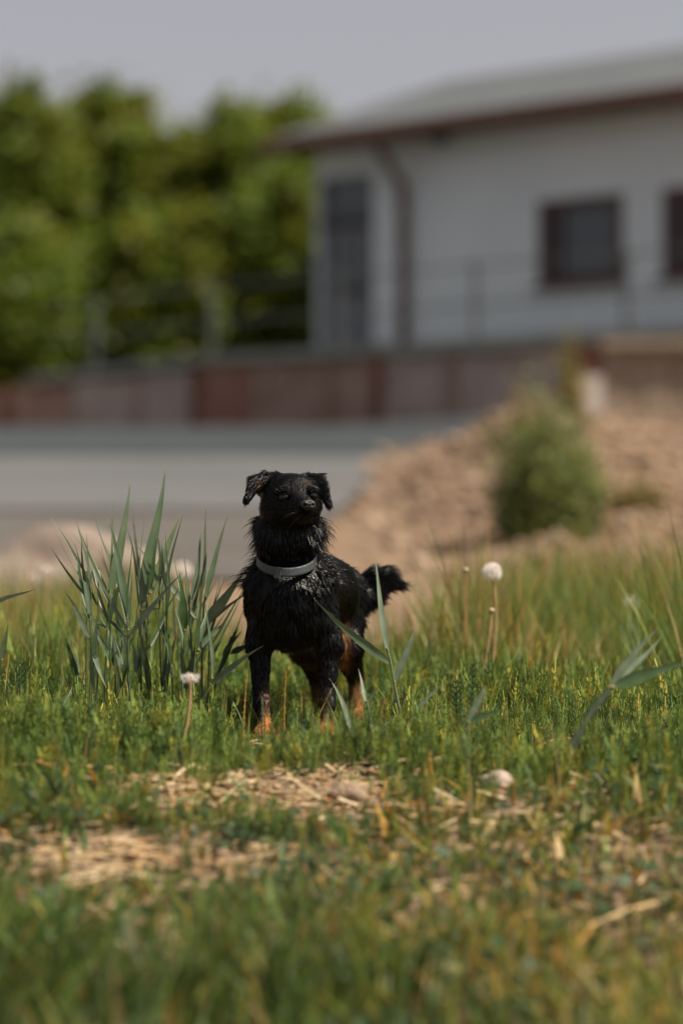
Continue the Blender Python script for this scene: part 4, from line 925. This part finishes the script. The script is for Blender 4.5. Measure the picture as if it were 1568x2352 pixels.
reed('reed in the left clump with two tall slim blades near its right side', 4.10, [(1170, 1600), (1150, 1200), (1130, 870), (1140, 800)],
     [((1138, 830), (1210, 388), 34, .03, .2, RG, .04, 0), ((1185, 860), (1242, 246), 26, .02, .6, RD, .04, 0), ((1132, 880), (1100, 520), 16, 0, .3, RG, .02, 0)], Z3, LG)
reed('reed in the left clump with a tall outward leaning blade nearest the dog', 4.08, [(1210, 1600), (1205, 1200), (1215, 900), (1225, 800)],
     [((1222, 830), (1370, 296), 34, -.03, .1, RG, .04, 0), ((1205, 970), (1478, 640), 66, .02, -.3, RL, .0, 0), ((1208, 990), (1508, 758), 26, -.05, .2, RB, .0, 0), ((1212, 950), (1420, 690), 24, .04, 1.0, RD, .04, 0)], Z3, LG)
reed('reed at the dog\'s foot with a pale blade reaching across its front leg', 3.90, [(1150, 1650), (1200, 1450), (1258, 1322)],
     [((1258, 1325), (1572, 1098), 40, -.06, .1, RB, -.02, 0), ((1268, 1290), (1232, 830), 24, .03, .3, RG, .03, 0)], Z3, LG)
reed('dark shaded reed between the left clump and the dog', 4.16, [(1230, 1560), (1300, 1260), (1380, 1040)],
     [((1300, 1270), (1450, 880), 34, .03, .2, RD * .8, .05, 0), ((1380, 1140), (1500, 1070), 40, .08, .1, RD * .8, .03, 0), ((1330, 1150), (1445, 1000), 30, 0, .5, RD * .8, .04, 0)], Z3, LG)  # leaf colours darkened to carry the dog's shadow
reed('reed at the left edge with a blade entering the picture', 4.05, [(-60, 1500), (-70, 1100), (-60, 860)], [((-60, 862), (218, 750), 26, -.04, .1, RB, -.05, 0), ((15, 1180), (45, 960), 34, .02, .2, RG, .0, 0)], Z3, LG)
reed('short reed with a bent broad leaf low at the left', 3.88, [(335, 1600), (330, 1500), (340, 1440)], [((345, 1500), (130, 1362), 40, -.16, -.2, RG * .8, -.03, 0), ((345, 1480), (430, 1340), 34, .05, .5, RD, .03, 0), ((345, 1500), (540, 1520), 36, .14, .4, RD, -.02, 0)], Z3, LG)
for k, (sx, sy) in enumerate(((690, 1250), (900, 1330), (1030, 1300), (735, 1330), (1110, 1380), (560, 1330), (980, 1380), (830, 1300), (470, 1360))):
    lv = []
    for j in range(3):
        dx = random.uniform(-95, 95); dyv = random.uniform(160, 330); lv.append(((sx + random.uniform(-6, 6), sy - 60 * j + 40), (sx + dx, sy - 60 * j - dyv), random.uniform(24, 44), random.uniform(-.08, .08), random.uniform(-.4, 1.0), [RG, RD, RB][(k + j) % 3], random.uniform(-.05, .05), 0))
    reed('short reed shoot low down inside the left clump', random.uniform(3.95, 4.15), [(sx + 6, sy + 320), (sx, sy + 60), (sx, sy - 80)], lv, Z3, 'short shoots low in the left reed clump', sr=.0017)
for k in range(14):
    sx = 520 + 770 * ((k * .618) % 1); hy = random.uniform(560, 900); lv = []
    for j in range(4):
        by = hy + 330 - 70 * j + random.uniform(-30, 30); dx = random.uniform(-150, 150) * (1.1 - .2 * j) + (sx - 900) * .45; lv.append(((sx, by), (sx + dx, by - random.uniform(280, 520)), random.uniform(13, 25), random.uniform(-.07, .07), random.uniform(-.5, 1.2), [RG, RD, RG, RB][(k + j) % 4], random.uniform(-.05, .06), 0))
    reed('slender reed with narrow blades crowded inside the left clump', random.uniform(4.0, 4.32), [(sx + random.uniform(-25, 25), 1640), (sx, hy + 330), (sx, hy + 60)], lv, Z3, 'slender reeds crowding the left clump', sr=.0016)
reed('single tall reed in front of the dog\'s tail with three blades', 3.86, [(1350, 2130), (1300, 1800), (1265, 1630), (1242, 1490), (1215, 1380)],
     [((1226, 1430), (1127, 712), 46, -.02, .1, RB, .03, 0), ((1240, 1488), (719, 1045), 62, -.06, -.2, RG * .85, -.02, 0), ((1268, 1618), (1398, 1262), 48, .02, .0, RB, .0, 1)], Z1, RGp, .3296, .0026)
reed('small reed right of the tall one with two slanting leaves', 3.86, [(1310, 2080), (1340, 1920), (1400, 1838)], [((1400, 1840), (1600, 1625), 34, -.05, .2, RB, .0, 0), ((1400, 1836), (1572, 1805), 22, .1, .2, RL, -.03, 0)], Z1, RGp, .3296, .0022)
reed('broken pale reed with frayed leaves beside the dog\'s hind leg', 3.84, [(1125, 2110), (1105, 1900), (1072, 1750)], [((1068, 1755), (1014, 1526), 30, .02, .2, RB, .02, 0), ((985, 2010), (812, 1592), 46, .10, .1, RB, .03, 0), ((1075, 1750), (1165, 1640), 34, -.04, .4, RG, .0, 0), ((1090, 1900), (1215, 2060), 40, .03, .2, RG, -.03, 0), ((1110, 1960), (1250, 1880), 34, .02, .3, RB, .0, 0)], Z1, RGp, .3296, .0024)
ident = lambda u, v: (u, v)
reed('small reed with two short leaves right of the tall reed', 3.54, [(1052, 1775), (1060, 1715), (1074, 1660)], [((1075, 1658), (1112, 1574), 17, .03, .1, RB, .0, 1), ((1076, 1660), (1158, 1630), 17, -.07, .2, RD, .0, 0)], ident, RGp, 1.0, .0022)
reed('slanting reed at the far right with a long dark leaf pointing right', 3.52, [(1290, 1748), (1345, 1652), (1398, 1580)],
     [((1346, 1652), (1392, 1578), 22, .04, .2, RG, .0, 0), ((1398, 1580), (1514, 1438), 19, -.06, .3, RB * 1.15, .0, 0), ((1398, 1582), (1518, 1456), 18, .05, .0, RB * 1.15, .02, 0), ((1404, 1578), (1590, 1520), 29, -.05, .0, RD, .0, 0), ((1370, 1625), (1402, 1592), 16, .08, .6, RD, .0, 0), ((1300, 1735), (1350, 1645), 15, .02, .1, RB * 1.1, -.01, 1), ((1345, 1655), (1402, 1576), 15, -.02, .1, RB * 1.1, -.01, 1)], ident, RGp, 1.0, .0048)
reed('tiny reed shoot left of the slanting reed', 3.65, [(1262, 1758), (1266, 1720), (1270, 1700)], [((1264, 1740), (1272, 1668), 9, .03, .2, RB, .0, 0), ((1268, 1730), (1303, 1680), 9, -.04, .2, RG, .0, 0)], ident, RGp, 1.0, .0014)
reed('grassy tuft of fanned blades in front of the dog\'s right paw', 3.58, [(770, 1800), (772, 1770), (775, 1740)],
     [((770, 1775), (665, 1640), 11, .08, .1, RG, -.03, 0), ((772, 1775), (700, 1600), 9, -.05, .2, RG, .03, 0), ((772, 1770), (745, 1625), 9, .03, .4, RG, .02, 0), ((775, 1770), (790, 1610), 9, 0, .2, RG, .02, 0), ((778, 1770), (838, 1655), 11, .06, .2, RG, .0, 0), ((778, 1775), (880, 1665), 10, -.08, .2, RL, .0, 0), ((770, 1775), (690, 1700), 9, .1, .1, RG, -.04, 0), ((780, 1778), (866, 1715), 8, .05, .3, RL, -.03, 0), ((774, 1770), (762, 1650), 9, .02, .9, RB, .0, 0)], ident, 'grass tufts in front', 1.0, .0012, 'grass_tuft')
reed('blurred coarse grass tuft at the lower left of the straw', 3.28, [(150, 1900), (150, 1880), (152, 1850)],
     [((150, 1890), (70, 1720), 16, .08, .1, RG * .7, -.05, 0), ((152, 1890), (220, 1850), 14, .2, .2, RG * .7, -.05, 0), ((150, 1880), (120, 1740), 14, .03, .3, RG * .7, .0, 0), ((152, 1885), (30, 1800), 16, -.1, .1, RG * .7, -.08, 0), ((154, 1885), (250, 1780), 12, -.08, .1, RG * .8, .0, 0)], ident, 'grass tufts in front', 1.0, .0015, 'grass_tuft')

# --- tall single horsetail shoots
def shoot(label, u, vtop, Y, col, branch, nbr, group, lean=0):
    p1 = P(u, vtop, Y); x0 = p1[0] - lean; z0 = gz(x0, Y); H = p1[2] - z0; t = thing('horsetail_shoot', label, 'horsetail', (x0, Y, z0), group)
    f = lambda s: np.array([x0 + lean * s * s, Y, z0 + H * s]); mb = MB(); mb.tube([f(s) for s in np.linspace(-.03, 1, 8)], np.linspace(.0016, .0008, 8), 6); mb.build('stem', M['horse'], t, col * 1.2, True)
    mb = MB(); nw = max(3, int(H / .0105))
    for j in range(nw):
        s = .1 + .88 * j / nw; p = f(s); l = branch * (1.0 - .8 * s)
        V, F = ico(p, .0017, 1); mb.add(V, F)
        for k in range(nbr):
            th = 6.283 * k / nbr + j * .4; q = p + l * np.array([math.cos(th) * .75, math.sin(th) * .75, .75]); mb.tube([p, q], [.0008, .0005], 3, False)
    mb.build('whorl', M['horse'], t, col, False)
HG = np.array([.050, .100, .040]); HY = np.array([.16, .15, .04]); HO = np.array([.33, .18, .05])
sg_ = 'tall horsetail shoots'
for (lab, u, v, Y, c, br, nb, ln) in (
    ('tallest green horsetail shoot right of the dog, with short branches', 1088, 1512, 3.92, HG, .022, 7, .004), ('slim green horsetail shoot just left of the tallest one', 1058, 1550, 3.95, HG, .012, 6, .0), ('thin green horsetail shoot second left of the tallest', 1045, 1552, 3.93, HG, .024, 7, -.002),
    ('orange jointed horsetail stalk between the dog\'s front legs', 657, 1540, 3.88, HO, .006, 3, .004), ('orange jointed horsetail stalk left of the dog\'s front paw', 568, 1536, 3.86, HO, .008, 3, .006), ('yellowish horsetail shoot left of the dog\'s paw', 516, 1580, 3.88, HY, .008, 4, .002),
    ('thin horsetail shoot before the dog\'s front leg', 602, 1600, 3.84, HG * 1.3, .008, 4, 0), ('green horsetail shoot beside the dog\'s inner paw', 666, 1640, 3.90, HG, .012, 6, 0), ('brown horsetail stalk under the left reeds', 212, 1590, 3.90, HO * .5, .005, 3, 0),
    ('green branching horsetail shoot at the left edge', 52, 1510, 3.96, HG, .03, 8, 0), ('brown horsetail stalk rising at the lower left', 70, 1600, 3.75, HO * .45, .006, 3, .004), ('yellow horsetail stalk inside the left reeds', 326, 1590, 3.92, HY, .018, 6, 0),
    ('dark horsetail shoot in front of the tail reed', 700, 1645, 3.86, HG, .018, 7, 0), ('slim horsetail shoot midway in the right carpet', 1120, 1600, 4.15, HG, .015, 6, 0), ('horsetail shoot at centre of the right carpet', 1235, 1590, 4.3, HG, .015, 6, 0),
    ('dark horsetail shoot near the slanting reed', 1540, 1590, 3.95, HG, .02, 7, .004), ('slim horsetail shoot right of the tall tail reed', 945, 1590, 4.05, HG, .016, 6, 0), ('reddish horsetail stalk before the pale reed', 883, 1600, 3.95, HO * .8, .006, 3, .01)):
    shoot(lab, u, v, Y, c, br, nb, sg_, ln)

# --- dandelion clocks
def clock(label, u, v, Y, r, foot_du, full=1.0, col=(.42, .28, .14), head=True, kink=0):
    c = P(u, v, Y); x0 = c[0] + foot_du * Y / FPX; z0 = gz(x0, Y); t = thing('dandelion' if head else 'bare_stalk', label, 'dandelion' if head else 'stalk', (x0, Y, z0))
    ctrl = np.array([c[0] + kink * Y / FPX, Y, (c[2] + z0) / 2]); p0 = np.array([x0, Y, z0 - .01]); mb = MB()
    mb.tube([(1 - s) ** 2 * p0 + 2 * s * (1 - s) * ctrl + s * s * c for s in np.linspace(0, 1, 10)], np.linspace(.0029, .0020, 10), 7); mb.build('stem', M['straw'], t, col, True)
    mb = MB(); V, F = ico(c, .0042 if head else .006, 2, (1, 1, .8)); mb.add(V, F); mb.build('receptacle', M['straw'], t, (.45, .36, .24), True)
    if not head: return
    n = int(190 * full); r_ = np.random.default_rng(int(u)); d = r_.normal(size=(n * 3, 3)); d /= np.linalg.norm(d, axis=1)[:, None]; d = d[(d[:, 2] > -.75)]
    if full < .8: d = d[np.abs(d[:, 2] + .25) < .5]
    d = d[:n]; mb = MB()
    for q in d:
        e = c + q * r * r_.uniform(.9, 1.0); a = np.cross(q, [.3, .5, .8]); a /= np.linalg.norm(a); b_ = np.cross(q, a)
        mb.tube([c + q * .004, c + q * r * .72], [.00022, .00018], 3, False)
        o = r_.uniform(0, 6)
        for k in range(8):
            th = o + .785 * k; tip_ = c + q * r * .98 + (a * math.cos(th) + b_ * math.sin(th)) * r * .24; s_ = (a * -math.sin(th) + b_ * math.cos(th)) * .00032
            p_ = c + q * r * .72; mb.add([p_ - s_, p_ + s_, tip_], [(0, 1, 2)])
    mb.build('seed_head', M['pappus'], t, (.80, .76, .72), False)
clock('see-through flattened dandelion clock on a long stem before the left reeds', 437, 1553, 3.58, .0150, -37, .30, kink=6)
clock('round white dandelion clock right of the dog, the largest and brightest', 1129, 1315, 4.62, .0205, -34, 1.3, kink=30)
clock('blurred beige dandelion clock at the right edge', 1447, 1387, 5.9, .018, 4, 1.2)
clock('small round dandelion head low in the right grass', 1175, 1593, 4.7, .007, 2, .7)
clock('small dandelion head by the right edge above the dark leaf', 1524, 1522, 4.8, .008, 6, .7)
clock('blurred white dandelion clock behind the left reeds', 421, 1312, 6.6, .026, 10, 1.3)
clock('blurred beige dandelion clock beside the pale boulder', 340, 1272, 6.8, .015, 4, 1)
clock('blurred dandelion clock left of the reed clump', 108, 1312, 6.0, .013, 6, 1)
clock('faint blurred dandelion clock at the far left', 74, 1330, 6.3, .014, -5, 1)
clock('upright bare dandelion stalk left of the bright clock', 1069, 1309, 4.75, .004, -10, head=False, col=(.40, .22, .09))
clock('bare curved dandelion stalk touching the bright clock', 1128, 1402, 4.55, .004, -42, head=False, kink=-8)
clock('tall blurred reddish dock stalk at the right', 1398, 1130, 6.9, .006, -22, head=False, col=(.34, .17, .09))
